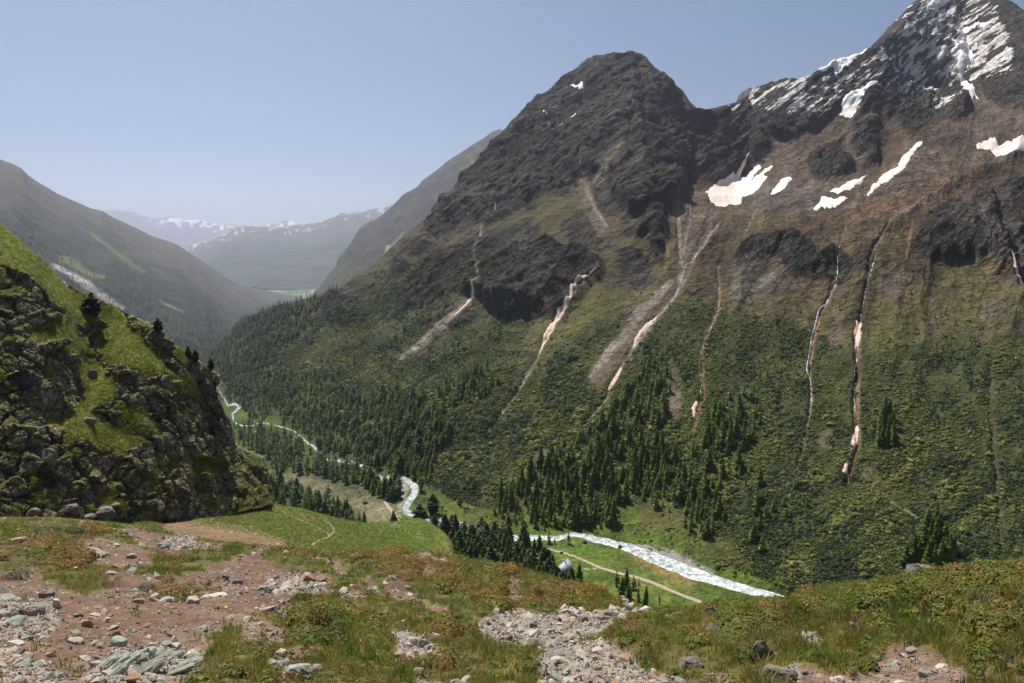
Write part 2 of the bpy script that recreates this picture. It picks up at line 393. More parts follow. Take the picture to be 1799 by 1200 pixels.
# big folds: (x, y, radius x, radius y, relative depth change; negative comes nearer)
for bx, by, rx, ry, a in [(1300,310,75,60,.05),(1215,250,40,110,.055),(1110,330,45,70,-.035),(1000,420,60,60,-.02),(1470,285,60,45,-.02),(1545,300,35,70,.02),(1600,215,70,30,-.015),(1710,180,30,80,.02),(1650,250,60,60,.01),(1380,210,60,40,-.012),(1700,430,110,50,-.02),(1560,380,40,60,.012),(870,480,60,50,-.015),(940,330,60,80,-.015),(1190,420,22,100,.012),(1340,430,80,40,-.012),(620,560,60,40,-.01)]:
    g = np.exp(-((PX-bx)/rx)**2-((PY-by)/ry)**2); edge = sstep(0, 25, PY-np.interp(PX, X, sk))
    MTN.P *= (1+a*g*edge)[..., None]
rel = (np.interp(PX, X, ft)-PY)/(np.interp(PX, X, ft)-np.interp(PX, X, sk)+1e-3)     # 0 at the foot, 1 at the crest
x, y, z = [MTN.P[..., i] for i in range(3)]
WX = PX+n2(PX, PY, 60, 4, 3)*9+n2(PX, PY, 12, 3, 4)*3.5; WY = PY+n2(PX, PY, 60, 4, 5)*9+n2(PX, PY, 12, 3, 6)*3.5
rock_m = polys([
 (1.,(892,242),(900,227),(950,160),(1010,110),(1107,80),(1160,120),(1210,175),(1228,200),(1300,175),(1420,140),(1530,85),(1600,-5),(1690,-80),(1790,-10),(1960,60),(1960,190),(1850,215),(1760,200),(1722,150),(1700,180),(1690,210),(1650,235),(1590,250),(1560,215),(1520,200),(1480,190),(1440,225),(1400,250),(1372,245),(1350,290),(1290,315),(1235,322),(1205,305),(1185,340),(1165,385),(1140,392),(1100,375),(1080,345),(1060,300),(1000,330),(960,350),(900,370),(860,400),(815,390),(770,420),(740,430),(760,385),(775,355),(820,300),(860,270)),
 (.95,(740,455),(800,440),(850,430),(905,440),(960,430),(1010,450),(1065,460),(1060,490),(1010,520),(960,545),(900,565),(860,545),(845,525),(800,520),(740,545),(700,540),(690,510)),
 (.9,(1290,450),(1340,440),(1400,440),(1440,455),(1440,490),(1400,500),(1370,470),(1310,480)),
 (.9,(1425,475),(1470,460),(1500,480),(1520,470),(1560,470),(1560,500),(1500,510),(1480,520),(1440,500)),
 (1.,(1425,285),(1460,260),(1475,262),(1495,300),(1480,325),(1430,315)),(.9,(1500,225),(1530,215),(1548,260),(1545,290),(1520,305),(1490,280)),
 (.75,(1640,380),(1720,350),(1850,330),(1850,500),(1790,500),(1740,440),(1700,450),(1640,470),(1600,440)),
 (.8,(560,520),(620,520),(650,545),(640,570),(590,570)),(.7,(1595,625),(1640,618),(1660,640),(1640,655),(1605,650)),
 (.9,(1700,440),(1790,430),(1799,470),(1750,470)),(.8,(1770,500),(1850,500),(1850,540),(1780,530)),
 (.6,(940,560),(1010,500),(1030,520),(980,560)),(.7,(1120,400),(1165,390),(1160,460),(1110,470)),
 (.0,(0,0),(1,0),(1,1))], 5)
green_m = polys([((1.,)+p) for p in [
 ((560,525),(600,503),(650,470),(700,435),(760,405),(770,420),(720,450),(660,490),(600,520)),
 ((900,395),(960,365),(1010,345),(1010,360),(950,395),(900,420)),((1040,330),(1060,290),(1090,258),(1108,250),(1118,262),(1075,300),(1050,345)),
 ((900,405),(960,420),(940,440),(900,430)),((1000,560),(1060,500),(1130,420),(1150,470),(1100,540),(1040,580)),((890,640),(940,590),(960,600),(900,680)),
 ((640,610),(740,590),(800,545),(830,540),(780,590),(700,640)),((1195,540),(1240,480),(1300,400),(1400,395),(1290,450),(1250,530)),
 ((1560,440),(1640,470),(1700,480),(1790,520),(1799,600),(1500,640),(1450,560)),((1380,1100),(1000,1080),(900,960),(900,920),(1010,935))]], 7)
rk = sample(rock_m, WX, WY)*(1-.75*sample(green_m, WX, WY))
shrub_m = polys([(.9,(742,850),(800,880),(900,905),(900,930),(800,915),(750,900)),(1.,(380,680),(450,620),(560,560),(700,520),(760,560),(830,570),(860,570),(940,560),(900,680),(960,640),(1040,580),(1100,560),(1060,690),(1130,600),(1200,530),(1260,560),(1400,580),(1480,620),(1600,610),(1720,600),(1990,620),(1990,1260),(1400,1075),(1200,975),(1000,915),(860,900),(780,880),(700,800),(600,780),(400,720)),
 (.6,(600,520),(720,460),(900,470),(850,540),(700,560))], 7)
shrub_hole = polys([((1.,)+p) for p in [
 ((1040,655),(1090,590),(1140,540),(1175,500),(1193,470),(1205,490),(1160,560),(1110,620),(1060,690),(1040,690)),
 ((690,650),(740,610),(790,570),(815,540),(838,528),(830,545),(790,585),(750,620)),
 ((1170,635),(1190,665),(1203,720),(1190,750),(1172,720)),((887,862),(923,827),(937,803),(960,787),(965,800),(935,840)),
 ((1280,470),(1340,462),(1400,490),(1395,520),(1350,540),(1290,555)),((1090,930),(1100,890),(1170,870),(1250,930),(1330,1000),(1250,985),(1150,960)),
 ((1080,905),(1085,880),(1130,890),(1120,925)),((1430,780),(1455,740),(1463,755),(1447,785)),((1495,800),(1530,820),(1600,890),(1700,960),(1620,900),(1540,850)),
 ((850,900),(900,870),(1000,905),(1000,925),(900,925)),((450,712),(475,705),(470,730),(445,735)),((760,905),(850,900),(850,925),(780,925))]], 5)
shr = np.clip(sample(shrub_m, WX, WY)-sample(shrub_hole, WX, WY), 0, 1)
# relief
q = 260.
def N(w, oc, s, **k): return fbm(x/w, y/w, z/w, oc, s, **k)
rib = N(230, 5, 21, ridged=True); rib2 = N(70, 5, 22, ridged=True); soft = N(240, 5, 23)
fv, fe = facets(x/34, y/34, z/22, 31); fv2, fe2 = facets(x/12, y/12, z/9, 35)
ca, sa = math.cos(R(36)), math.sin(R(36)); U = PX*ca-PY*sa; Vv = PX*sa+PY*ca
strat = n2(U/4.5+n2(PX, PY, 80, 2, 8)*4, Vv, 13, 4, 9, ridged=True)
steepzone = np.clip(rk, 0, 1)
taper = sstep(-.02, .06, rel)
edge = .35+.65*sstep(0, 14, PY-np.interp(PX, X, sk))
strat2 = n2(U/3+n2(PX, PY, 120, 2, 18)*6, Vv, 34, 4, 19, gain=.55, ridged=True)
big = N(420, 4, 24, ridged=True)
wr = sstep(1000, 1300, PX); va, ua = PX*.62+PY*.78, -PX*.78+PY*.62; vb, ub = PX*.985+PY*.17, -PX*.17+PY*.985
wob = n2(PX, PY, 130, 5, 28)*48
flute = n2((ua+wob)/6, va+wob, 46, 4, 25, ridged=True)*(1-wr)+n2((ub+wob)/5, vb+wob, 52, 3, 26, gain=.4, ridged=True)*wr
outc = n2(PX/1.5, PY*1.1, 34, 5, 27, gain=.6)
d = steepzone*(big*26+rib*20+rib2*8+fv*3.5+fv2*2.2+strat*4+strat2*14)+(1-steepzone)*(flute*7*sstep(.02,.15,rel)+soft*12+rib*10*sstep(.2, .6, rel)+rib2*2.2+strat*.9*sstep(.4,.7,rel)+fv2*.9*sstep(.1,.5,rel))
d = d*taper*edge*sstep(400, 1100, y)*1.0
def carve(lst, PX=PX, PY=PY):
    o = np.zeros(PX.shape, f32)
    for depth, w, pts in lst:
        xs = [p[0] for p in pts]; ys = [p[1] for p in pts]
        depth *= .42 if depth > 0 and w < 9.5 else .8; w *= .62 if w < 9 else 1
        b = (PX > min(xs)-4*w) & (PX < max(xs)+4*w) & (PY > min(ys)-4*w) & (PY < max(ys)+4*w)
        if not b.any(): continue
        dd, _ = seg_dist(WX[b] if PX is MTN.PX else PX[b], WY[b] if PX is MTN.PX else PY[b], [(p[0], p[1], 0) for p in pts])
        o[b] -= depth*np.exp(-(dd/w)**2)
    return o
GULL = [(9,6,[(1187,325),(1190,400),(1196,470)]),(7,7,[(1240,410),(1200,490),(1160,550),(1110,620),(1070,690),(1030,740),(1000,780)]),
 (9,5,[(1050,480),(1010,525),(975,575),(945,635),(890,710),(855,760)]),(6,6,[(835,530),(790,580),(720,640)]),
 (9,5,[(1485,395),(1480,440),(1474,490),(1440,555),(1425,620),(1425,700),(1412,770),(1395,850)]),
 (12,5,[(1560,400),(1535,440),(1520,520),(1505,600),(1500,700),(1500,780),(1485,850)]),(6,6,[(1020,285),(1035,345),(1060,400)]),
 (22,9,[(1735,360),(1765,420),(1799,500)]),(5,5,[(1265,470),(1262,530),(1240,610),(1230,650),(1235,700),(1215,760)]),
 (18,9,[(1225,215),(1218,260),(1210,310)]),(9,6,[(1060,300),(1050,345),(1040,380)]),(8,8,[(1530,235),(1545,270),(1550,300)]),
 (-14,9,[(1110,135),(1112,170),(1120,250),(1100,262),(1060,300)]),(-12,8,[(1120,255),(1150,290),(1180,335)]),(-9,8,[(1530,150),(1520,190),(1480,250),(1430,300)]),
 (-10,8,[(1672,20),(1660,60),(1640,140),(1625,200)]),(10,7,[(1690,90),(1690,150),(1705,190)]),(9,8,[(1590,120),(1640,170),(1680,215)]),
 (-9,9,[(1560,420),(1620,360),(1700,310),(1790,270)]),(5,5,[(1740,650),(1745,800),(1760,960)]),(6,5,[(1640,430),(1630,480),(1620,520)])]
d = d+carve(GULL)*taper
MTN.displace(d)
MTN.P[..., 2] += np.where(rel < .02, n2(x, y, 60, 4, 41)*1.0, 0)
nz = MTN.normals()[..., 2]; nz = np.abs(nz)
# cover
g1, g2, g3 = n2(PX, PY, 90, 5, 51), n2(PX, PY, 22, 4, 52), n2(PX, PY, 6, 3, 53)
elev = rel+.06*g1
C = np.broadcast_to(TUNG, PX.shape+(3,)).copy()
C = mix_(C, sstep(.35, .7, elev+.12*g2)*sstep(900, 1250, PX+80*g1), TUND)
C = mix_(C, sstep(.35, .62, elev+.1*g2)*(1-sstep(900, 1250, PX))*.75, c3(.075,.06,.032))
C = mix_(C, sample(green_m, WX, WY)*sstep(-.1, .5, g2+.3*flute)*.6, c3(.10,.092,.03))
C = mix_(C, .5*sstep(.2, .9, g2+.3)*sstep(.75, .45, rel), c3(.09,.10,.035))
C = mix_(C, .5*sstep(.3, .8, g3+g1*.5), c3(.06,.07,.022))
scree_m = polys([((1.,)+p) for p in [
 ((1230,338),(1262,368),(1340,385),(1440,390),(1530,365),(1620,335),(1700,295),(1850,262),(1960,250),(1960,200),(1850,215),(1750,195),(1720,150),(1690,195),(1640,240),(1590,262),(1560,330),(1530,320),(1552,260),(1520,195),(1480,240),(1420,285),(1370,295),(1340,275),(1290,318)),
 ((1180,318),(1240,345),(1262,368),(1255,408),(1215,460),(1202,485),(1188,470),(1193,420),(1180,370)),((1365,250),(1480,195),(1500,215),(1400,300),(1360,290)),
 ((1040,655),(1090,590),(1140,540),(1175,500),(1193,470),(1207,488),(1160,560),(1110,620),(1060,685),(1040,680)),
 ((695,650),(740,610),(790,570),(815,540),(838,528),(832,545),(790,585),(745,620)),((1170,635),(1188,665),(1201,720),(1190,745),(1172,715)),
 ((887,862),(923,827),(937,803),(960,787),(963,798),(930,840)),((1535,512),(1560,485),(1600,495),(1608,520),(1575,542),(1545,535)),
 ((1633,550),(1650,552),(1655,592),(1635,592)),((1460,548),(1482,560),(1485,612),(1450,612),(1467,590)),((1430,775),(1455,742),(1462,755),(1447,780)),
 ((1570,380),(1640,350),(1700,310),(1705,316),(1640,360),(1580,400)),((1720,560),(1760,520),(1765,545),(1735,580)),((1715,595),(1735,580),(1735,600),(1715,610)),
 ((1015,320),(1030,300),(1050,370),(1075,420),(1060,430),(1035,385)),((1350,765),(1360,760),(1362,785),(1352,785)),((1240,470),(1255,470),(1262,520),(1250,510)),
 ((1530,420),(1552,400),(1545,470),(1525,480)),((665,690),(700,680),(690,700))]], 3)
sc = sample(scree_m, WX, WY)
C = mix_(C, sc*(.75+.3*g3), SCREE*.56*(1+.25*g2[..., None])+c3(.02,.0,-.01))
boul = polys([(1.,(1285,478),(1340,462),(1392,488),(1398,518),(1350,532),(1300,548),(1278,522)),(.7,(1270,330),(1440,330),(1500,345),(1430,390),(1290,385))], 6)
C = mix_(C, sample(boul, WX, WY)*(.5+.5*g3), c3(.12,.115,.11))
okz = sstep(.22, .45, rel+.1*g1)*(1-.6*sstep(1250, 1400, PX))
rocky = np.clip(np.maximum(np.maximum(sstep(.35, .65, rk+.35*g2+.2*g3), sstep(.06, .2, outc+.10*flute+.12*okz-.12-.35*sample(scree_m, PX, PY)+.10*(PX < 1150))*okz*.95), sstep(.62, .45, nz)*sstep(.15, .3, rel)), 0, 1)
rc = ROCK_D+(ROCK_W-ROCK_D)*np.clip(.35+.5*g2+.45*strat, 0, 1)[..., None]
rc = rc+(ROCK_B-rc)*np.clip(.45+.9*g1, 0, .8)[..., None]
C = mix_(C, rocky*.93, rc)
red_m = polys([(1.,(1560,370),(1575,360),(1590,362),(1585,375),(1565,388)),(1.,(1593,385),(1605,400),(1600,440),(1592,430)),(.8,(1445,560),(1435,600),(1440,600),(1450,570)),(.9,(1503,680),(1512,760),(1506,800),(1500,760)),(.7,(1600,340),(1700,310),(1700,330),(1620,370),(1490,400),(1480,392)),(.6,(1390,425),(1470,385),(1475,390),(1400,430))], 3)
C = mix_(C, sample(red_m, WX, WY)*(.35+.4*g3+.2*g2), c3(.19,.09,.055))
C = C*(1+.13*np.clip(flute, -1, 1)[..., None]*(1-rocky)[..., None])
C = mix_(C, shr*(.85+.2*g2), SHRUBG*(1+.4*g3[..., None]))
LINES = [(c3(.25,.215,.18), [[(1187,325,2),(1190,370,3.5),(1192,400,4),(1194,440,4),(1196,475,4),(1193,495,3)],[(1211,335,.8),(1213,400,1.6),(1202,450,1.5)],
  [(1264,396,1.6),(1240,432,3),(1215,462,3.5),(1198,500,4),(1175,545,3),(1150,575,3),(1115,620,4),(1090,655,3),(1065,700,2.5),(1040,735,2),(1010,775,1)],
  [(1178,498,5),(1140,545,8),(1100,595,9),(1060,640,8),(1040,665,4)],[(1060,480,.8),(1035,502,2.5),(1008,530,3.4),(985,565,4),(965,595,4),(945,635,2.5),(915,680,2.5),(890,710,2.5),(865,745,1.6),(850,765,.8)],
  [(1022,285,1.2),(1026,310,3),(1035,345,4),(1050,375,3),(1070,405,1.5)],[(848,400,1.5),(850,430,3),(845,460,2.5),(852,500,2.5),(842,525,3)],
  [(842,524,3),(815,550,6),(780,580,6),(740,612,4),(705,645,2.5),(680,665,1)],[(1330,372,1),(1320,400,2),(1308,430,1)],[(1545,440,.8),(1565,400,1.3),(1600,378,1.3),(1640,350,1.1),(1700,310,1)],
  [(1495,815,1.2),(1530,845,1.2),(1565,880,1.6),(1600,905,1.6),(1650,935,1.6),(1700,965,1)],[(1075,290,1),(1050,310,2),(1043,330,1)],[(1160,400,.8),(1172,450,2),(1168,480,1)],[(1095,270,.8),(1070,300,1.4),(1050,330,.8)]]),
 (c3(.26,.145,.095), [[(1474,512,1),(1443,553,3),(1431,600,3.4),(1424,650,2.4),(1428,700,2.4),(1413,770,2),(1393,860,1)],[(1522,520,1),(1513,560,1.6),(1509,600,4),(1507,700,3.4),(1507,770,5),(1498,800,5),(1488,845,2.5)],
  [(1264,470,1.4),(1265,560,2),(1235,625,2),(1236,700,2.6),(1219,760,4),(1207,790,1.5)],[(1604,400,1.6),(1599,440,2.4),(1591,470,1.5)]]),
 (c3(.07,.05,.038), [[(1740,640,1.5),(1745,720,2.5),(1749,800,3),(1757,900,4),(1772,960,2)],[(1415,640,1.5),(1418,700,1.5),(1400,790,1.5)],[(1497,620,2),(1495,700,2),(1490,780,2)]])]
LM = np.zeros(PX.shape, f32)
lwx, lwy = PX+(WX-PX)*.3+g3*1.5, PY+(WY-PY)*.3
for cc, ls in LINES:
    for pts in ls:
        b = region(MTN, [p[0] for p in pts], [p[1] for p in pts], 20); f = np.zeros(PX.shape, f32); f[b] = np.clip(line_field(pts, lwx[b], lwy[b], 1.6), 0, 1)
        f *= np.clip(.62+.45*g2+.3*g3, 0, 1); C = mix_(C, f, cc*(1+.25*g3[..., None])); LM = np.maximum(LM, f)
# valley floor
flo = sstep(.03, -.005, rel)
C = mix_(C, flo, MEADOW*(1+.35*sstep(840, 940, PX)[..., None])*(.85+.5*g2[..., None])+c3(.03,.015,.0)*g3[..., None])
C = mix_(C, flo*sstep(.1,.5,g1+.5*g2)*.5, c3(.14,.12,.035))
C = mix_(C, flo*sample(polys([(1.,(1120,965),(1160,985),(1230,1015),(1210,1035),(1150,1005),(1100,975))], 8), PX, PY), c3(.22,.15,.06))
C = mix_(C, sample(polys([(1.,(470,828),(560,835),(640,850),(690,870),(720,905),(640,910),(560,870),(480,840)),(.8,(600,880),(680,885),(690,912),(610,912))], 6), WX, WY)*(.55+.4*g3), c3(.23,.18,.13))
C = mix_(C, sample(polys([(1.,(1150,955),(1180,968),(1250,1000),(1260,1012),(1200,990)),(.9,(700,840),(720,850),(712,880),(704,900),(700,880))], 2), WX, WY), c3(.30,.27,.24))
C = mix_(C, sample(polys([(1.,(450,715),(475,706),(478,722),(448,735)),(1.,(430,750),(455,752),(455,765),(430,762)),(1.,(1085,885),(1130,890),(1120,925),(1080,910)),(.7,(1100,940),(1180,930),(1250,960),(1150,965))], 4), WX, WY)*.9, MEADOW*1.15)
wood = polys([(1.,(372,700),(480,735),(560,790),(600,808),(700,835),(742,872),(798,770),(745,700),(650,700),(570,650),(450,665),(372,690)),(1.,(360,640),(427,560),(490,535),(600,508),(560,570),(470,655),(400,668)),(.8,(400,735),(480,755),(550,790),(690,845),(700,885),(600,875),(560,840),(475,835)),(.7,(475,845),(640,900),(640,930),(480,930)),(.9,(790,925),(920,955),(1040,1062),(930,1045),(800,1000))], 5)
C = mix_(C, sample(wood, PX, PY)*(.75+.3*g2), SHRUBG*(1+.3*g3[..., None]))
bandx = sstep(1300, 1500, PX)*sstep(.25, .45, rel)*sstep(.95,.8,rel)
C = C*(1+.0*bandx[..., None])
C = np.clip(C*(1+.18*g3[..., None]), .01, .8)
# scattered thin snow in the strata of the high rocks
sden = polys([(.75,(1235,195),(1300,180),(1420,145),(1440,170),(1330,215),(1240,235)),(1.,(1535,90),(1600,0),(1690,-60),(1760,0),(1799,110),(1799,160),(1700,150),(1650,150),(1600,130),(1560,140),(1520,150)),(.88,(1300,190),(1420,150),(1530,110),(1600,120),(1680,150),(1700,180),(1640,210),(1560,190),(1500,180),(1440,230),(1400,230),(1340,215)),
 (.62,(1232,200),(1300,185),(1300,220),(1240,230)),(.5,(960,150),(1100,130),(1060,200),(1000,250),(940,240)),(.45,(1720,130),(1799,120),(1799,180),(1740,170)),(.3,(1400,250),(1460,225),(1440,260),(1380,300)),(.55,(1690,260),(1740,262),(1740,285),(1690,285)),(.45,(1580,180),(1640,185),(1640,210),(1580,210)),(.8,(1350,165),(1380,165),(1350,210),(1320,210))], 7)
mtn_o = MTN.build('mountainside', M_MTN, {'Col': C.astype(f32), 'rk': (np.maximum(rocky, .5*sstep(.42, .62, rel)*sstep(1150, 1250, PX)+.25*sstep(.3, .5, rel))*(1-.8*LM)).astype(f32), 'sn': (sample(sden, WX, WY)*(rel > .3)).astype(f32)}, 'steep mountainside across the valley with dark rock peak, scree and scrub')

# snow on the mountainside
SNOWP = [
 ('big pinkish snowfield at the foot of the scree bowl below the saddle', [(1239,341),(1256,329),(1274,318),(1290,314),(1305,294),(1322,288),(1304,309),(1296,325),(1318,312),(1336,298),(1340,302),(1326,318),(1312,333),(1340,312),(1362,299),(1346,317),(1356,319),(1344,330),(1322,344),(1306,352),(1290,363),(1283,355),(1274,363),(1256,364)]),
 ('wedge of snow on dark scree, lower one of a pair under the dark crag', [(1429,374),(1443,358),(1452,352),(1468,353),(1486,349),(1493,353),(1476,361),(1461,368),(1445,371)]),
 ('snow patch with a ragged tail on dark scree, upper one of a pair', [(1459,341),(1477,338),(1490,326),(1505,321),(1520,315),(1511,327),(1492,341),(1474,346)]),
 ('long narrow snow strip slanting down the brown scree slope', [(1520,347),(1535,329),(1562,313),(1578,302),(1587,288),(1596,277),(1603,270),(1612,257),(1628,248),(1618,264),(1608,272),(1600,283),(1588,311),(1575,318),(1558,330),(1540,340),(1526,348)]),
 ('broad bright snowfield at the foot of the high scree under the snowy peak', [(1714,258),(1738,250),(1742,246),(1758,253),(1778,250),(1799,246),(1850,238),(1900,236),(1900,255),(1850,258),(1799,262),(1783,268),(1751,273),(1738,263),(1720,264)]),
 ('steep snowfield lying along the ridge crest left of the snowy peak', [(1420,147),(1445,131),(1473,118),(1498,109),(1530,96),(1518,108),(1498,125),(1491,134),(1467,148),(1462,140),(1449,148),(1434,148)]),
 ('branching snow gully in the middle of the snowy peak', [(1674,78),(1690,69),(1707,62),(1730,48),(1750,45),(1736,54),(1716,65),(1698,77),(1687,88),(1692,100),(1711,107),(1713,125),(1707,131),(1694,125),(1688,134),(1700,150),(1708,165),(1722,185),(1712,180),(1703,187),(1698,171),(1687,167),(1692,158),(1680,140),(1672,129),(1671,111),(1665,105),(1656,94),(1670,96)]),
 ('snow strip just under the top of the snowy peak', [(1602,35),(1609,27),(1629,10),(1640,-4),(1678,-10),(1678,2),(1652,14),(1625,21)]),
 ('striped snow patch on the brown rib above the scree bowl', [(1474,210),(1483,196),(1476,194),(1489,179),(1510,170),(1532,160),(1524,172),(1511,190),(1503,205),(1490,217),(1484,213)]),
 ('chain of small snow spots along the edge of the scree', [(1356,347),(1366,338),(1376,326),(1392,319),(1395,325),(1380,340),(1367,347)]),
 ('pinkish snow tongue in the stream gully above dense shrubs', None, [(1036,501,1.2),(1018,515,2.2),(1010,524,2.8),(1007,538,2.2),(997,550,3.4),(984,562,4.6),(972,580,5.4),(963,595,5),(955,610,3),(948,624,1)]),
 ('pinkish snow tongue at the edge of the grey scree fan', None, [(1157,562,1.5),(1140,578,4.2),(1130,592,4.4),(1121,605,3.6),(1114,618,1)]),
 ('short pinkish snow tongue in the gully below the grey scree fan', None, [(1093,650,1.5),(1085,663,4),(1077,675,3.6),(1069,686,1.2)]),
 ('small pinkish snow patch beside a grey scree slip among trees', [(1219,712),(1229,703),(1226,720),(1219,733),(1214,722)]),
 ('pinkish snow block in the dark stream ravine, highest of three', [(1505,573),(1513,575),(1514,601),(1508,613),(1503,612),(1501,595)]),
 ('pinkish snow block in the dark stream ravine, middle of three', [(1502,748),(1509,748),(1508,763),(1503,781),(1496,784),(1496,767)]),
 ('small pinkish snow block in the dark stream ravine, lowest of three', [(1483,812),(1491,812),(1488,829),(1481,827)]),
 ('snow tongue coming out of the dark gully at the foot of a crag', None, [(1771,460,2),(1780,481,4),(1799,500,5),(1830,520,4)]),
 ('grey snow tongue at the head of a scree tongue below the cliffs', None, [(844,522,2.6),(830,534,2.6),(817,547,2.2),(804,563,.8)]),
 ('small angular snow patch high on the dark rounded peak', [(1003,165),(1030,163),(1037,177),(1024,181),(1018,170)]),
]
# signed screen distance for outlines gives soft fields that the drape clips
def poly_field(poly, px, py, w=2.5):
    """soft inside/outside field, .5 on the outline"""
    p = list(poly)+[poly[0]]; d, _ = seg_dist(px, py, [(a, b, 0) for a, b in p]); ins = np.zeros(px.shape, bool)
    for (xa, ya), (xb, yb) in zip(p[:-1], p[1:]):
        c = ((ya > py) != (yb > py)) & (px < (xb-xa)*(py-ya)/(yb-ya+1e-9)+xa); ins ^= c
    return .5+np.where(ins, d, -d)/(2*w)
def field_on(sh, poly=None, line=None, warp=2.2, wl=9, seed=61):
    m = np.zeros(sh.PX.shape, f32)-1
    src = line if line else poly; b = region(sh, [p[0] for p in src], [p[1] for p in src])
    px, py = sh.PX[b], sh.PY[b]
    if not b.any(): return m
    px = px+n2(px, py, wl, 3, seed)*warp; py = py+n2(px, py, wl, 3, seed+1)*warp
    m[b] = line_field(line, px, py) if line else poly_field(poly, px, py)
    m[sh.top:] = -1
    return m
allsnow = np.zeros(PX.shape, f32)-1
for e in SNOWP:
    m = field_on(MTN, e[1], [(a, b_, w*.8) for a, b_, w in e[2]] if len(e) > 2 else None, warp=2.6 if len(e) < 3 else 1.6, wl=5); allsnow = np.maximum(allsnow, m)
    hi = PY[m > .5].mean() < 300 if (m > .5).any() else 0
    m = np.where(m > -.9, m+(n2(U/4+n2(PX, PY, 30, 2, 64)*3, Vv, 5.5, 3, 65)*.8+n2(PX, PY, 4, 2, 66)*.35 if len(e) < 3 else 0), m)
    o = MTN.drape('snow_patch', m, M_SNOWC if (m > .5).any() and PY[m > .5].mean() < 215 else M_SNOWP if len(e) > 2 or 'pinkish snow b' in e[0] or 'small pinkish' in e[0] else M_SNOW, hi=1.2, k=3)
    if o: tag(o, e[0], 'snow patch', 'snow patches on the mountainside')
# small lines of snow and water
M_WATER, t, b = mat_new('white_water', .25, .5)
tc = nd(t, 'ShaderNodeTexCoord'); n1 = noise_node(t, .22, 7, .72, tc.outputs['Object']); n1.inputs['Distortion'].default_value = .6
r_ = ramp(t, n1.outputs['Fac'], [(.36, (.09,.13,.125)), (.47, (.27,.32,.31)), (.53, (.44,.48,.47)), (.60, (.70,.71,.70))]); t.links.new(r_.outputs[0], b.inputs['Base Color'])
bp = nd(t, 'ShaderNodeBump'); bp.inputs['Distance'].default_value = .8; t.links.new(n1.outputs['Fac'], bp.inputs['Height']); t.links.new(bp.outputs[0], b.inputs['Normal'])
STREAMS = [('thin white stream falling from the scree bowl into the grey fan', [(1262,404,.6),(1240,432,.8),(1222,452,.9),(1205,470,1.3),(1197,495,1.3),(1186,523,1.4),(1172,545,1.3),(1158,562,1)]),
 ('white cascading stream down the shrub slope, first from the bare saddle side', [(1483,392,.5),(1488,412,.8),(1480,440,.9),(1475,458,.9),(1475,482,1.1),(1471,510,1.2),(1456,530,1.3),(1441,551,2.),(1434,572,2.4),(1426,600,1.8),(1420,640,1.8),(1418,655,2.4),(1424,668,1.4),(1425,700,1.3),(1420,745,1.1),(1410,772,1),(1403,800,.9),(1394,840,.7),(1387,878,.5)]),
 ('stream with snow bridges in the dark straight ravine', [(1537,432,.4),(1541,470,.6),(1522,520,.7),(1512,560,.8),(1508,613,1),(1503,650,1),(1499,690,1),(1502,705,1.4),(1500,745,1),(1495,785,1),(1487,812,.7)]),
 ('faint thin stream between larches above the small snow patch', [(1268,470,.4),(1263,520,.6),(1264,558,.7),(1246,600,.7),(1232,628,.8),(1230,652,.7),(1235,680,1),(1230,704,.7)]),
 ('thin water streak in the couloir under the rounded peak', [(970,224,.5),(961,218,.5),(967,245,.8),(972,254,.7)]),
 ('thin icy streak high in the rocky couloir', [(1020,284,.7),(1025,300,.8),(1022,325,.5),(1032,345,1.1),(1034,352,.7)]),
 ('short waterfall on the dark lower cliffs', [(874,362,.8),(870,372,1.3),(866,388,.8)]),
 ('lower short waterfall on the dark lower cliffs', [(846,404,.5),(848,425,1),(846,448,.6)]),
 ('white water thread in the narrow scree couloir', [(1179,332,.9),(1182,347,1.1),(1190,368,.7),(1192,400,.5)]),
 ('slanting snow thread on the ridge of the rounded peak', [(974,254,.6),(988,244,.9),(1004,236,.8),(1018,222,.6)])]
for lb, pts in STREAMS:
    m = field_on(MTN, line=[(a, b_, w*.6) for a, b_, w in pts], warp=.8, wl=6, seed=81)
    o = MTN.drape('stream', m, M_WATER, hi=1.5, k=3)
    if o: tag(o, lb, kind='structure')
# the river in the valley
RIVER = [(340,664,1.5),(366,650,2.),(376,672,2),(400,712,3),(412,710,4.5),(421,716,4),(408,728,3),(412,742,3),(424,748,3),(445,747,3),(470,743,2),(500,752,2),(520,760,2.5),(530,768,3),(540,778,4),(550,784,4),(560,793,4),(572,806,3),(600,811,4),(620,813,5),(640,819,4.5),(648,826,4),(672,841,4),(690,838,4),(704,837,5),(718,846,6),(730,856,8),(728,868,8),(718,880,8),(712,892,7),(714,900,7),(745,910,7),(775,914,7),(800,918,6.5),(830,930,5.5),(860,940,5.5),(900,944,6.5),(940,944,6.5),(975,946,6),(1010,938,4.5),(1040,946,6.5),(1080,955,7),(1110,965,9),(1140,977,11.5),(1170,989,12.5),(1210,1004,13),(1250,1018,10.5),(1300,1033,8.5),(1340,1044,8.5),(1380,1056,9),(1450,1085,12),(1600,1130,16),(1800,1180,20),(1960,1215,22)]
RIVER = [(a, b_, w*(.5 if a < 600 else .68 if a < 1000 else .85)) for a, b_, w in RIVER]
m = field_on(MTN, line=RIVER, warp=2.2, wl=12, seed=91)
mb = np.maximum(field_on(MTN, line=[(a, b_, w*.55+2.2) for a, b_, w in RIVER if a > 640], warp=3.5, wl=16, seed=93), field_on(MTN, line=[(1102,956,1.5),(1135,963,5),(1180,981,6),(1215,996,4),(1248,1011,1.5)], warp=3, wl=12, seed=94))
M_BAR = simple_mat('river_gravel', (.16,.145,.13), (.34,.31,.28), .5, bump=.2)
o = MTN.drape('gravel_bank', mb, M_BAR, hi=.22, k=.6); tag(o, 'grey gravel bars along the river', kind='structure')
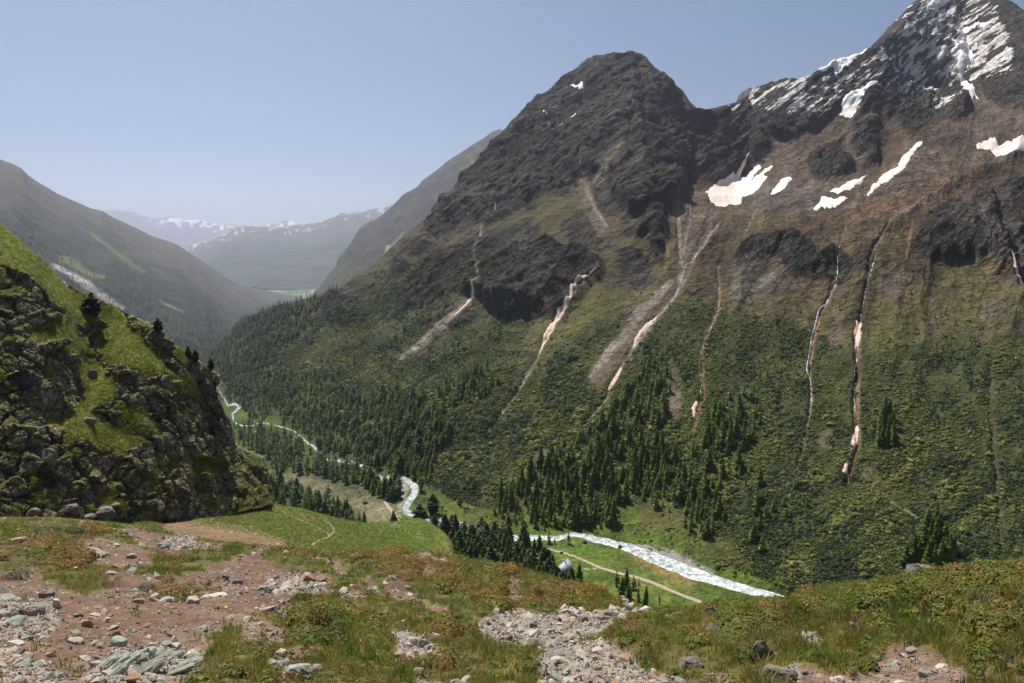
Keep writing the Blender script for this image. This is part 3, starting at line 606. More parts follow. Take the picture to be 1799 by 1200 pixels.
o = MTN.drape('river', m, M_WATER, hi=.5, k=1.2); tag(o, 'white glacial river winding along the valley floor', kind='structure')
M_ROAD = simple_mat('pale_gravel', (.30,.22,.165), (.46,.37,.29), .6, bump=.1)
for nm, lb, pts in [('gravel_road', 'pale gravel farm road crossing the riverside meadow', [(905,950,.7),(930,957,1.4),(958,963,1.5),(985,969,1.5),(1012,978,1.6),(1038,989,1.8),(1055,997,1.9),(1085,1006,1.9),(1120,1015,2.),(1145,1023,2.1),(1175,1036,2.2),(1210,1050,2.3),(1240,1060,2.5),(1280,1076,3.6),(1330,1098,4)]),
  ('gravel_road', 'straight pinkish gravel road between boulders beyond the green knoll', [(672,874,2),(680,888,2.6),(690,900,2.8),(700,916,3)]),
  ('farm_track', 'short farm track branching to the hut', [(1055,997,1.2),(1035,999,1),(1010,999,.8)]),
  ('gravel_road', 'bit of road showing between trees far down the valley', [(448,758,1),(458,758,1)])]:
    m = field_on(MTN, line=pts, warp=.3, seed=95); o = MTN.drape(nm, m, M_ROAD, hi=.35, k=1.); tag(o, lb, kind='structure')

# --- mountains further down the valley
def far_sheet(name, label, top, topY, bot, botY, dx, rows, amp, wl, colf, back=((300, -.7), (1500, -.7)), mid=None):
    X = np.arange(top[0][0], top[-1][0]+dx*.5, dx)
    cs = [(curve(bot, X)[0], curve(botY, X)[0])]
    if mid: cs.append((curve(mid[0], X)[0], curve(mid[1], X)[0]))
    cs.append((curve(top, X)[0], curve(topY, X)[0]))
    s = Sheet(top[0][0], top[-1][0], dx, cs, [rows//(len(cs)-1)]*(len(cs)-1), back=back)
    x, y, z = [s.P[..., i] for i in range(3)]
    e = .3+.7*sstep(0, 10, s.PY-np.interp(s.PX, X, curve(top, X)[0]))
    s.displace((fbm(x/wl, y/wl, z/wl, 6, 11, ridged=True)*amp+fbm(x/wl*3, y/wl*3, z/wl*3, 5, 12, ridged=True)*amp*.35)*e)
    s.build(name, M_FAR, {'Col': np.clip(colf(s), .01, .9).astype(f32)}, label); return s
def col_left(s):
    g, h, k = n2(s.PX, s.PY, 60, 5, 101), n2(s.PX, s.PY, 14, 4, 102), n2(s.PX, s.PY, 4, 3, 103)
    top = curve([(-300,150),(0,280),(180,371),(350,455),(520,520)], s.PX.ravel())[0].reshape(s.PX.shape)
    r = s.PY-top
    C = np.broadcast_to(c3(.07,.062,.048), s.PX.shape+(3,)).copy()
    ca, sa = math.cos(R(-38)), math.sin(R(-38)); U = s.PX*ca-s.PY*sa; V = s.PX*sa+s.PY*ca
    st = n2(U/5, V, 12, 4, 104)
    C = mix_(C, sstep(.0, .5, st+.4*h), c3(.075,.072,.066)); C = mix_(C, sstep(20, 80, r+50*g+60*st), c3(.026,.036,.026))
    C = mix_(C, sstep(.25, .5, st*.8+h*.5)*sstep(60, 120, r)*.5, c3(.10,.11,.05))
    for p in [[(105,455,3),(130,465,6),(160,488,4),(180,492,2)],[(160,415,1.5),(210,455,3),(250,480,2)]]:
        C = mix_(C, np.clip(line_field(p, s.PX+3*k, s.PY+3*k, 3), 0, 1)*.7, c3(.16,.17,.06))
    C = mix_(C, np.clip(line_field([(92,470,3),(118,485,6),(150,505,7),(160,515,4),(215,545,2)], s.PX+4*k, s.PY+4*k, 3), 0, 1), c3(.34,.32,.30))
    C = mix_(C, np.clip(line_field([(280,530,.2),(320,550,.4)], s.PX+4*k, s.PY+4*k, 3), 0, 1), c3(.25,.24,.2))
    return C*(1+.2*k[..., None])
LEFT = far_sheet('far_valley_side', 'hazy wooded mountainside closing the valley opposite the dark peak',
 [(-320,120),(-150,205),(0,280),(20,287),(37,295),(50,308),(67,320),(100,340),(133,355),(160,367),(180,371),(200,383),(233,398),(267,415),(307,428),(327,440),(353,457),(383,477),(407,492),(443,505),(480,513),(520,520),(560,524),(600,528)],
 [(-320,4600),(0,5400),(180,7000),(350,9000),(480,10600),(600,11600)],
 [(-320,700),(0,700),(200,680),(330,660),(360,650),(420,640),(540,600),(600,580)], [(-320,1500),(0,1700),(200,1900),(330,2200),(360,2300),(420,2500),(540,2900),(600,3300)], 2., 260, 22, 420, col_left,
 mid=([(-320,500),(0,560),(200,590),(330,600),(360,600),(420,575),(480,548),(540,536),(600,537)], [(-320,2000),(0,2250),(200,2500),(330,3000),(360,3300),(420,5000),(480,7200),(540,9400),(600,10000)]))
def col_second(s):
    g, h = n2(s.PX, s.PY, 50, 5, 111), n2(s.PX, s.PY, 10, 4, 112)
    C = np.broadcast_to(c3(.05,.046,.045), s.PX.shape+(3,)).copy()
    C = mix_(C, sstep(395, 470, s.PY+30*g), c3(.05,.055,.03)); C = mix_(C, sstep(.1, .6, h), c3(.08,.072,.05))
    C = mix_(C, np.clip(line_field([(712,412,1),(705,422,3),(680,440,5)], s.PX+4*h, s.PY+4*h, 2), 0, 1), c3(.3,.28,.26))
    return C*(1+.2*h[..., None])
far_sheet('second_ridge', 'dark blue ridge rising behind the flank of the rounded peak',
 [(540,522),(547,520),(563,503),(577,483),(595,463),(597,450),(617,427),(633,400),(650,390),(667,382),(690,362),(707,343),(733,328),(743,317),(767,300),(787,283),(820,260),(850,243),(863,233),(877,228),(883,232),(887,237),(893,238),(920,250),(980,270)],
 [(540,7600),(620,7000),(877,6200),(980,6000)], [(540,560),(600,545),(660,500),(760,430),(860,330),(980,320)], [(540,4500),(600,4000),(700,3600),(860,3500),(980,3500)], 2., 130, 30, 420, col_second)
def col_far(s):
    g, h = n2(s.PX, s.PY, 40, 5, 121), n2(s.PX, s.PY, 6, 4, 122)
    topy = s.PY[s.top][None]; r = s.PY-topy
    C = np.broadcast_to(c3(.10,.085,.075), s.PX.shape+(3,)).copy(); C = mix_(C, sstep(20, 50, r+20*g), c3(.05,.06,.04))
    C = mix_(C, sstep(.25, .45, h+.2*g-.012*r+.18+.0*g)*sstep(26, 8, r)*.6, c3(.7,.68,.68)); return C
f1 = far_sheet('far_mountain', 'pale blue mountain at the end of the valley above the far village',
 [(300,450),(330,433),(353,427),(367,423),(393,413),(417,400),(430,397),(447,398),(473,399),(500,400),(520,397),(550,393),(573,387),(590,381),(600,375),(612,378),(625,372),(633,375),(657,368),(673,367),(688,362),(720,350),(760,355)],
 [(300,19000),(760,18500)], [(300,520),(430,508),(550,516),(760,520)], [(300,11800),(760,11800)], 1.5, 110, 90, 1300, col_far)
def col_far2(s):
    g, h = n2(s.PX, s.PY, 30, 5, 131), n2(s.PX/1.5, s.PY, 5, 4, 132); r = s.PY-s.PY[s.top][None]
    C = np.broadcast_to(c3(.12,.10,.09), s.PX.shape+(3,)).copy()
    return mix_(C, sstep(.0, .3, h+.3*g-.02*r+.15)*sstep(22, 8, r)*sstep(230,300,s.PX), c3(.85,.82,.80))
far_sheet('farthest_ridge', 'faint snow streaked ridge on the horizon', [(150,366),(183,370),(207,370),(230,373),(253,380),(277,385),(300,380),(320,387),(333,388),(350,386),(367,392),(387,397),(407,395),(420,398),(455,397),(463,397),(477,395),(490,392),(500,388),(513,389),(530,395),(560,400)],
 [(150,34000),(560,34000)], [(150,460),(560,460)], [(150,29000),(560,29000)], 1.5, 70, 100, 1500, col_far2)
def col_pin(s): return np.broadcast_to(c3(.13,.12,.11), s.PX.shape+(3,)).copy()*(1+.3*n2(s.PX, s.PY, 5, 4, 141)[..., None])
far_sheet('rock_pinnacle', 'small grey jagged summit peeping over the ridge', [(1280,200),(1295,177),(1298,168),(1303,162),(1310,158),(1317,153),(1322,156),(1328,152),(1334,158),(1338,159),(1343,165),(1355,172),(1375,185)],
 [(1280,3600),(1375,3600)], [(1280,230),(1375,230)], [(1280,3450),(1375,3450)], 1.2, 40, 12, 110, col_pin, back=((60, -1.), (300, -1.)))
# valley plain at the far end
s = Sheet(380, 660, 3., [(np.full(94, 528.), np.full(94, 10300.)), (np.full(94, 520.), np.full(94, 10900.)), (np.full(94, 506.), np.full(94, 12200.)), (np.full(94, 503.), np.full(94, 12600.))], [10, 16, 4], back=())
s.P[..., 2] = np.minimum(s.P[..., 2], -590+0*s.P[..., 2]) if False else s.P[..., 2]
g = n2(s.PX/2.5, s.PY, 5, 4, 151)
PLAIN = s; s.build('valley_plain', M_FAR, {'Col': mix_(np.broadcast_to(c3(.10,.17,.06), s.PX.shape+(3,)).copy(), sstep(.0, .4, g), c3(.22,.26,.12)).astype(f32)}, 'flat green fields on the valley floor far away')

# --- the crag and its grassy ledges beside the viewpoint
dx = 1.15; CX0, CX1 = -240, 476; X = np.arange(CX0, CX1+dx*.5, dx)
CTOP = [(-240,200),(-150,270),(-60,345),(0,393),(17,407),(33,423),(50,440),(70,453),(87,472),(97,483),(117,500),(133,508),(153,515),(177,527),(200,537),(220,548),(247,562),(267,573),(287,587),(307,605),(327,620),(353,637),(363,648),(377,673),(387,707),(400,737),(413,777),(433,793),(460,805),(467,815),(471,835),(474,862),(476,884)]
CBOT = [(-240,960),(-100,950),(0,932),(100,925),(180,925),(230,925),(280,922),(330,915),(377,908),(413,903),(450,892),(470,888),(476,886)]
CBY = [(-240,118),(-100,132),(0,145),(80,152),(165,162),(250,172),(363,196),(476,226)]
ct = curve(CTOP, X)[0]; cb = curve(CBOT, X)[0]; cby = curve(CBY, X)[0]
slope = 0.85
def up(py0, Y0, py1, s): return (s*Y0+tan_down(py0)*Y0)/(s+tan_down(py1))
def frac(f): return cb+(smooth1(ct, 4)-cb)*f

NR = 372
tt = np.linspace(0, 1, NR); cts = smooth1(ct, 3)
PYm = cb[None]+(cts-cb)[None]*tt[:, None]; PYm[-1] = ct; PXm = np.broadcast_to(X, PYm.shape)
cgrass = polys([
 (1.,(-240,180),(0,385),(60,440),(110,495),(165,525),(160,575),(120,545),(90,520),(60,490),(30,480),(0,470),(-240,380)),
 (1.,(127,627),(165,632),(200,650),(213,700),(187,710),(150,733),(200,752),(233,767),(283,780),(247,787),(167,797),(110,765),(43,733),(95,738),(130,715),(150,690),(135,655)),
 (1.,(180,535),(215,555),(245,600),(287,633),(300,655),(330,665),(318,672),(280,655),(233,650),(200,640),(167,612),(175,575)),
 (1.,(320,800),(345,798),(380,810),(412,828),(380,834),(340,826)),(.8,(240,568),(262,590),(250,598),(232,585)),(1.,(300,615),(315,610),(335,635),(320,640)),
 (.9,(330,665),(345,675),(352,700),(335,690)),(.7,(100,560),(150,560),(130,600),(60,600),(30,580)),(.7,(300,700),(345,730),(330,740),(300,715)),
 (.8,(285,655),(330,690),(300,690)),(.8,(360,745),(385,765),(385,790),(365,775)),(.7,(280,820),(300,800),(310,830),(290,850)),(.6,(345,880),(400,870),(380,900),(340,905)),(.55,(200,700),(280,740),(290,775),(230,750)),
 (.6,(170,870),(200,860),(210,900),(180,910)),(.9,(130,590),(160,590),(155,620),(125,620))], 3.5)
cwx = PXm+n2(PXm, PYm, 50, 4, 201)*14+n2(PXm, PYm, 12, 3, 203)*4; cwy = PYm+n2(PXm, PYm, 50, 4, 202)*14+n2(PXm, PYm, 12, 3, 204)*4
cgs = sample(blur(cgrass, 6), PXm+(cwx-PXm)*.7, PYm+(cwy-PYm)*.7)
Ym = np.zeros_like(PYm); Ym[0] = cby; zz = -cby*tan_down(cb)
for r in range(1, NR):
    sl = (1.7-1.15*cgs[r]+.35*n2(X, PYm[r], 45, 2, 206))*np.interp(X, [-240, 0, 165, 363, 476], [.62, .62, .66, .8, 1.4]); sl = np.maximum(smooth1(sl, 6), .22+.0*X)
    td = tan_down(PYm[r]); Yk = (sl*Ym[r-1]-zz)/np.maximum(sl+td, .12); Yk = np.maximum(Yk, Ym[r-1]*1.0004); Ym[r] = smooth1(Yk, 2)
    zz = -td*Ym[r]
CRAG = Sheet(CX0, CX1, dx, [(PYm[0], Ym[0]), (PYm[-1], Ym[-1])], [NR-1], back=((4, -.1), (25, -.5), (90, -1.)))
CRAG.P[:NR] = unproj(PXm, PYm, Ym)
_l = CRAG.P[NR-1]; _r = _l[:, :2]/np.linalg.norm(_l[:, :2], axis=1)[:, None]
for k_, (dd_, dz_) in enumerate(((4, -.1), (25, -.5), (90, -1.))):
    q_ = _l.copy(); q_[:, :2] += _r*dd_; q_[:, 2] += dz_*dd_; CRAG.P[NR+k_] = q_
cwx = np.concatenate([cwx, cwx[-1:].repeat(3, 0)]); cwy = np.concatenate([cwy, cwy[-1:].repeat(3, 0)]); CRAG.PY[:NR] = PYm; CRAG.PY[NR:] = PYm[-1]
cx, cyy = CRAG.PX, CRAG.PY
x, y, z = [CRAG.P[..., i] for i in range(3)]
cg = sample(cgrass, cwx, cwy)
def N(w, oc, s, **k): return fbm(x/w, y/w, z/w, oc, s, **k)
kk = 1.4; fa, ea = facets(x/11, y/11, z/13, 211); fb, eb = facets(x/4.2+fa*.5, y/4.2, z/5.5, 217); fc, ec = facets(x/1.5, y/1.5+fb*.5, z/2.1, 223)
sc_ = np.clip(y/150, .45, 1.4)
rockd = fa*2.2+fb*1.0+fc*.38+N(26, 4, 231, ridged=True)*1.3-.8*np.exp(-(eb/.11)**2)-.28*np.exp(-(ec/.14)**2)
grassd = N(24, 3, 233)*1.0+N(4, 4, 234)*.25+.3
gn = n2(cx, cyy, 30, 4, 236)+.5*n2(cx/1.6, cyy, 9, 3, 237)
gm = sstep(.35, .65, np.clip(cg+.2*n2(cx, cyy, 18, 3, 235), 0, 1.2)+.55*sstep(.08, .4, gn)-.5*sstep(.35, .6, n2(cx, cyy, 16, 4, 238))*cg)
kf = sstep(0, .12, (cb[None]+0*cyy)[:1].repeat(len(cyy), 0)-cyy) if False else np.clip((np.interp(cx, X, cb)-cyy)/25, 0, 1)
CRAG.displace((rockd*(1-gm)+grassd*gm)*(.25+.75*kf)*(.35+.65*sstep(0, 12, cyy-np.interp(cx, X, ct))), horiz=.6)
cnz = np.abs(CRAG.normals()[..., 2])
x, y, z = [CRAG.P[..., i] for i in range(3)]
h1, h2, h3 = fbm(x/9, y/9, z/9, 4, 241), fbm(x/2, y/2, z/2, 4, 242), fbm(x/.6, y/.6, z/.6, 3, 243)
RC = c3(.31,.245,.19)*(1+.35*h2[..., None]); RC = mix_(RC, sstep(.1, .6, h1), c3(.44,.36,.28)); RC = mix_(RC, sstep(.0, .5, -h1+.3*h3)*.7, c3(.14,.125,.12))
RC = mix_(RC, sstep(.25, .5, h2)*.35, c3(.26,.17,.08)); RC = mix_(RC, np.exp(-(eb/.08)**2)*.6, c3(.05,.045,.04))
GC = c3(.145,.185,.028)*(1+.3*h2[..., None]); GC = mix_(GC, sstep(-.1, .4, h1), c3(.20,.195,.038)); GC = mix_(GC, sstep(.2, .6, h3+.4*h1), c3(.06,.085,.02))
gcov = np.clip(np.maximum(gm, sstep(.64, .80, cnz+.15*h2)*.7), 0, 1)
gcov = np.maximum(gcov*sstep(.12, .3, cnz+.12*h3), 0)
CC = mix_(RC, gcov, GC); CC = mix_(CC, gcov*sstep(.35, .6, h2)*.5, c3(.17,.13,.05))
CRAG.cov = gcov
M_CRAG = rock_mat('crag_ground', [(3, .25), (.8, .35), (.2, .35)], [(9, 2.2, .9)], [(3.2, .5), (1.1, .18)], .5, ang=R(-58))
CRAG.build('crag', M_CRAG, {'Col': np.clip(CC, .01, .8).astype(f32), 'rk': np.clip(1-gcov*1.3, 0, 1).astype(f32)}, 'rugged rocky hillside with grassy ledges and small pines on its crest', smooth=False)

def lodw(w, y, k=1.): return sstep(.8, 2.2, w/(k*y*y*.0009+.004))   # fade relief finer than the mesh can carry
def lfbm(x, y, z, w, oc, s, yy, gain=.5, ridged=False):
    o = 0; a = 1.; t = 0
    for i in range(oc):
        n = vnoise(x/w, y/w, z/w, s+i*17)
        if ridged: n = 1-2*np.abs(n)
        o = o+a*n*lodw(w, yy); t += a; a *= gain; w /= 2.03
    return o/t
# --- the green shoulder beyond the footpath
X = np.arange(236, 824, 1.5); nx = len(X)
MTOP = [(236,912),(300,906),(360,898),(413,895),(450,884),(472,883),(500,888),(530,893),(570,904),(600,912),(640,918),(670,919),(700,915),(720,911),(735,910),(750,914),(765,924),(778,933),(787,942),(795,955),(799,972),(803,984),(824,1010)]
mt = curve(MTOP, X)[0]
mtY = curve([(236,185),(363,228),(450,252),(600,275),(735,300),(765,285),(795,235),(824,200)], X)[0]
MEAD = Sheet(236, X[-1], 1.5, [(np.full(nx, 1035.), curve([(236,60),(500,78),(824,95)], X)[0]), (curve([(236,950),(400,955),(560,975),(700,985),(824,1015)], X)[0], curve([(236,105),(400,118),(560,125),(700,130),(824,135)], X)[0]),
  (curve([(236,930),(400,925),(560,940),(700,950),(824,1012)], X)[0], curve([(236,142),(400,165),(560,180),(700,195),(824,160)], X)[0]), (mt, mtY)], [30, 60, 60], back=((6, -.6), (30, -.8), (140, -.75), (500, -.4)))
mx, my = MEAD.PX, MEAD.PY; x, y, z = [MEAD.P[..., i] for i in range(3)]
MEAD.P[..., 2] += lfbm(x, y, z, 30, 3, 301, y)*2.0*sstep(70, 130, y)
wx = mx+n2(mx, my, 40, 4, 303)*10; wy = my+n2(mx, my, 30, 4, 304)*6
h1, h2, h3 = fbm(x/16, y/16, z/16, 4, 305), fbm(x/4, y/4, z/4, 4, 306), fbm(x/1.2, y/1.2, z/1.2, 3, 307)
C = c3(.080,.105,.020)*(1+.3*h2[..., None]); C = mix_(C, sstep(-.05, .5, h1), c3(.115,.125,.03))
C = mix_(C, sample(polys([(1.,(600,915),(735,908),(790,945),(795,970),(700,960),(620,940))], 18), wx, wy)*.8, c3(.085,.15,.02)*(1+.25*h2[..., None]))
C = mix_(C, sample(polys([(1.,(765,928),(790,945),(803,980),(760,975),(775,950))], 5), wx, wy)*.7, c3(.17,.13,.04))
red = sample(polys([(1.,(270,902),(300,900),(360,918),(420,928),(480,942),(510,955),(480,962),(400,955),(330,950),(290,935))], 5), wx, wy)
MEAD.P[..., 2] -= blur(red, 0)*.6
C = mix_(C, red*(.75+.5*h3+.3*h2), c3(.22,.125,.08)*(1+.35*h2[..., None]))
C = mix_(C, sample(polys([(1.,(380,958),(470,958),(540,968),(540,978),(400,970))], 3), wx, wy), c3(.27,.24,.21))
C = mix_(C, sample(polys([(.9,(680,917),(705,921),(700,926),(675,922)),(.8,(655,920),(680,925),(660,930)),(.8,(730,935),(745,942),(735,948))], 2), mx, my)*(.5+.6*h3), c3(.30,.27,.22))
M_NEAR = ground_mat('near_ground', [(2.2, .25), (.5, .3), (.12, .35)], bump=.45)
MEAD.cov = 1-red
MEAD.build('meadow_shoulder', M_NEAR, {'Col': np.clip(C, .01, .8).astype(f32)}, 'green meadow shoulder with a narrow footpath above the valley')
for lb, pts in [('narrow bare footpath curving across the green shoulder', [(548,960,1.6),(560,951,1.6),(575,944,1.6),(585,937,1.6),(587,930,1.2),(580,921,.9),(568,913,.7)]),
  ('faint trail traversing the green shoulder', [(478,890,.5),(500,900,.5),(530,914,.6),(560,928,.6),(578,938,.8)]),
  ('pale footpath at the foot of the dark cliff', [(350,906,.8),(375,904,1),(395,901,.6)])]:
    m = field_on(MEAD, line=pts, warp=.8, wl=8, seed=95); o = MEAD.drape('footpath', m, M_ROAD, hi=.12, k=.4)
    if o: tag(o, lb, kind='structure')

# --- the stony slope at our feet
dx = 2.25; X = np.arange(-260, 2900+dx*.5, dx)
FT = [(-260,955),(-100,925),(0,908),(100,909),(170,915),(230,921),(280,930),(340,944),(400,953),(500,963),(560,968),(620,969),(660,970),(700,966),(750,970),(800,979),(850,985),(900,1000),(950,1020),(980,1031),(1010,1037),(1040,1046),(1090,1052),(1110,1062),(1130,1071),(1150,1080),(1180,1080),(1240,1074),(1300,1065),(1380,1057),(1440,1035),(1500,1025),(1560,1018),(1600,1020),(1630,1008),(1700,1003),(1799,1005),(1900,1000),(2060,990)]
FTY = [(-260,125),(0,148),(170,155),(280,135),(400,100),(560,82),(700,78),(800,70),(900,60),(1000,48),(1090,38),(1130,30),(1160,15),(1200,12.5),(1300,10.5),(1450,9),(1600,7.8),(1799,6.2),(2060,5)]
def ycol(*p): return curve(p, X)[0]
ftp = curve(FT, X)[0]; fty = smooth1(curve(FTY, X)[0], 6)
F3 = np.maximum(ftp+14, curve([(-260,980),(0,940),(280,955),(700,990),(900,1030),(1100,1085),(1160,1110),(1300,1090),(1799,1030),(2060,1020)], X)[0])
c3y = ycol((-260,22),(0,34),(280,44),(700,42),(900,32),(1000,25),(1100,16),(1160,8.5),(1300,7.6),(1450,6.8),(1600,5.9),(1799,5.2),(2060,4.4))
F2 = ycol((-260,1040),(0,1030),(500,1040),(700,1050),(900,1080),(1100,1110),(1200,1130),(1450,1110),(1799,1090),(2060,1080))
c2y = ycol((-260,8),(0,9.5),(300,11.5),(500,12),(700,12),(900,11),(1100,9.),(1200,6.4),(1450,5.2),(1799,4.1),(2060,3.7))
F1 = ycol((-260,1130),(2060,1150)); c1y = ycol((-260,4.3),(0,4.7),(500,5.2),(900,5.4),(1100,5.1),(1250,4.7),(1799,3.5),(2060,3.2))
F0 = np.full_like(X, 1330.); c0y = ycol((-260,2.15),(900,2.2),(1799,2.1),(2060,2.0))
c0y, c1y, c2y, c3y = c0y*1.6, c1y*1.6, c2y*(1.6-.45*sstep(900,1100,X)*0), c3y*np.interp(X,[-260,900,1100,1160,2060],[1.2,1.2,1.25,1.45,1.45])
fty = fty*np.interp(X,[1100,1180],[1.,1.5])
FORE = Sheet(-260, X[-1], dx, [(F0, c0y), (F1, c1y), (F2, c2y), (F3, c3y), (ftp, fty)], [78, 62, 56, 44], back=[(q_, -.75) for q_ in (.2, .4, .6, .8, 1., 1.25, 1.5, 1.8, 2.2, 2.7, 3.3, 4.2)]+[(8, -.85), (25, -.9), (60, -.9)])
fx, fy = FORE.PX, FORE.PY; x, y, z = [FORE.P[..., i] for i in range(3)]
FWX = fx+n2(fx, fy, 70, 4, 401)*26+n2(fx, fy*1.6, 18, 4, 403, gain=.6)*15; FWY = fy+n2(fx, fy, 70, 4, 402)*12+n2(fx, fy*1.6, 18, 4, 404, gain=.6)*9
soil_m = polys([
 (1.,(120,945),(190,955),(235,965),(270,985),(262,1000),(215,1000),(175,1000),(145,978)),(1.,(190,940),(260,935),(330,950),(400,965),(400,985),(330,975),(270,975),(235,960)),
 (1.,(0,1000),(80,1020),(170,1030),(230,1015),(300,1010),(380,1000),(450,985),(480,1010),(520,1010),(580,1015),(575,1050),(520,1060),(505,1100),(470,1090),(420,1110),(350,1120),(380,1160),(330,1200),(300,1300),(-260,1300),(-260,1050)),
 (1.,(440,962),(500,975),(560,990),(600,1010),(660,1025),(650,1030),(590,1015),(520,985),(450,975)),(1.,(670,1030),(720,1030),(760,1060),(800,1085),(775,1090),(740,1065),(700,1068)),
 (1.,(580,1030),(640,1045),(640,1065),(590,1060)),(.9,(430,1100),(490,1105),(500,1130),(450,1140)),(.8,(500,1140),(540,1150),(530,1180),(500,1170)),
 (.9,(1570,1150),(1640,1160),(1700,1185),(1700,1300),(1400,1300),(1400,1170),(1480,1180)),(.8,(1380,1110),(1440,1115),(1450,1150),(1380,1150)),(.6,(1160,1180),(1240,1160),(1330,1180),(1340,1300),(1100,1300)),
 (.5,(940,1010),(1050,1060),(1090,1075),(1000,1060))], 4)
grav_m = polys([
 (1.,(840,1095),(900,1075),(960,1085),(1080,1080),(1150,1070),(1140,1090),(1080,1110),(1050,1140),(1150,1160),(1170,1185),(1150,1300),(880,1300),(960,1190),(940,1165),(960,1140),(850,1140),(820,1120)),
 (1.,(-50,1060),(40,1060),(110,1065),(115,1100),(60,1125),(20,1130),(60,1160),(130,1190),(170,1300),(-50,1300)),(.9,(200,1120),(330,1140),(360,1160),(250,1220),(150,1200)),
 (.8,(470,1018),(550,1012),(565,1026),(520,1040),(460,1040)),(.9,(290,940),(340,945),(340,975),(270,965)),(1.,(680,978),(760,985),(820,1000),(815,1004),(740,996),(690,990)),(.7,(700,1010),(780,1012),(900,1015),(890,1022),(780,1018),(720,1014)),
 (.8,(690,1115),(760,1120),(790,1160),(720,1165),(690,1140)),(.7,(470,1160),(510,1150),(500,1200),(460,1190)),(.9,(1090,1055),(1110,1062),(1130,1074),(1090,1068)),(.8,(1600,1100),(1650,1105),(1640,1120),(1610,1112)),(.7,(1330,1180),(1400,1160),(1410,1190),(1380,1220)),(.7,(720,1180),(830,1190),(820,1220),(700,1210)),
 (.85,(0,950),(0,960),(40,965),(40,955)),(.5,(390,1000),(470,1010),(440,1050),(390,1040))], 4)
heath_m = polys([
 (.9,(600,975),(800,985),(950,1025),(1080,1060),(1100,1075),(1000,1085),(930,1075),(850,1050),(780,1035),(700,1020),(620,1000)),(1.,(800,1040),(880,1040),(950,1080),(900,1085),(830,1070)),
 (1.,(510,1060),(560,1060),(610,1110),(600,1150),(540,1145),(520,1100)),(1.,(225,1025),(300,1020),(370,1030),(380,1045),(330,1060),(260,1050)),(.8,(0,950),(150,955),(160,1000),(40,990),(0,980)),(1.,(50,935),(160,925),(170,950),(110,955)),
 (1.,(1090,1085),(1200,1075),(1440,1035),(1600,1015),(1799,1000),(2060,990),(2060,1110),(1700,1080),(1550,1090),(1400,1100),(1300,1130),(1200,1140),(1150,1150),(1060,1135),(1080,1110)),
 (.8,(730,1080),(800,1090),(830,1120),(760,1130)),(.7,(1700,1100),(2060,1110),(2060,1300),(1720,1200))], 5)
fs = sample(soil_m, FWX, FWY); fg = sample(grav_m, FWX, FWY); fh = sample(heath_m, FWX, FWY)
nn = n2(fx, fy, 26, 4, 405)
spots = sstep(.22, .4, n2(fx*.6, fy*1.5, 30, 4, 409))*.75*(fx < 1150)+sstep(.3, .5, n2(fx*.6, fy*1.5, 22, 4, 410))*.6*(fy > 1100)
fs = np.maximum(fs, spots); bare = sstep(.4, .6, np.maximum(fs, fg)+.15*nn); grav = sstep(.4, .6, fg+.12*nn)
lod = np.clip(y/12, .12, 4.)
bs = sstep(.1, .9, np.maximum(fs, fg)+.1*nn)
hum = lfbm(x, y, z, 6, 3, 411, y)*.16*np.clip(y/8, .8, 3)+lfbm(x, y, z, 22, 2, 415, y)*.8*sstep(12, 45, y)
rough_ = lfbm(x, y, z, 1.3, 5, 412, y, gain=.55)*.20
fcv, fce = facets(x/.22, y/.22, z/.22, 421); fcv = fcv*lodw(.22, y)
dz = hum+rough_+(1-bs)*(.03+.06*lfbm(x, y, z, .45, 3, 413, y))+fh*(1-bs)*.10*(1+lfbm(x, y, z, 1.4, 3, 414, y))-bs*.01+grav*fcv*.035
FORE.P[..., 2] += dz*(.4+.6*sstep(0, 12, fy-np.interp(fx, X, ftp)))
x, y, z = [FORE.P[..., i] for i in range(3)]
h1, h2, h3 = fbm(x/3, y/3, z/3, 4, 425), fbm(x/.6, y/.6, z/.6, 4, 426), fbm(x/.12, y/.12, z/.12, 3, 427)
C = c3(.10,.095,.03)*(1+.3*h2[..., None]); C = mix_(C, sstep(-.1, .4, h1), c3(.17,.13,.04)); C = mix_(C, sstep(.1, .5, h2)*.5, c3(.05,.04,.022))
C = mix_(C, fh*.75, c3(.10,.08,.025)*(1+.4*h2[..., None])); C = mix_(C, fh*sstep(.0, .5, h1+.4*h2)*.6, c3(.05,.055,.015))
sc2 = c3(.145,.088,.058)*(1+.3*h2[..., None]); sc2 = mix_(sc2, sstep(.0, .5, h1), c3(.22,.155,.115)); sc2 = mix_(sc2, sstep(.2, .6, h3)*.5, c3(.36,.29,.23))
C = mix_(C, bare, sc2); C = mix_(C, grav*.8, c3(.27,.23,.19)*(1+.35*fcv[..., None]))
FORE.bare, FORE.grav, FORE.heath = bare, grav, fh
print('tris', sum(len(o.data.polygons)*2 for o in bpy.data.objects if o.type == 'MESH'))
FORE.build('hillside', M_NEAR, {'Col': np.clip(C, .01, .8).astype(f32)}, 'stony slope with red soil, gravel, tussocks and heath at the viewpoint')
# ------------------------------------------------------------------ OBJECTS
def occ(px):
    """map row above which nothing near hides the valley, for a given column"""
    o = np.full(np.shape(px), 2000.); 
    o = np.minimum(o, np.interp(px, [p[0] for p in FT], [p[1] for p in FT]))
    o = np.where(px < 824, np.minimum(o, np.interp(px, [p[0] for p in MTOP], [p[1] for p in MTOP])), o)
    return np.where(px < 476, np.minimum(o, np.interp(px, [p[0] for p in CTOP], [p[1] for p in CTOP])), o)
def in_poly(poly, px, py):
    c = np.zeros(px.shape, bool); p = list(poly)+[poly[0]]
    for (xa, ya), (xb, yb) in zip(p[:-1], p[1:]): c ^= ((ya > py) != (yb > py)) & (px < (xb-xa)*(py-ya)/(yb-ya+1e-9)+xa)
    return c
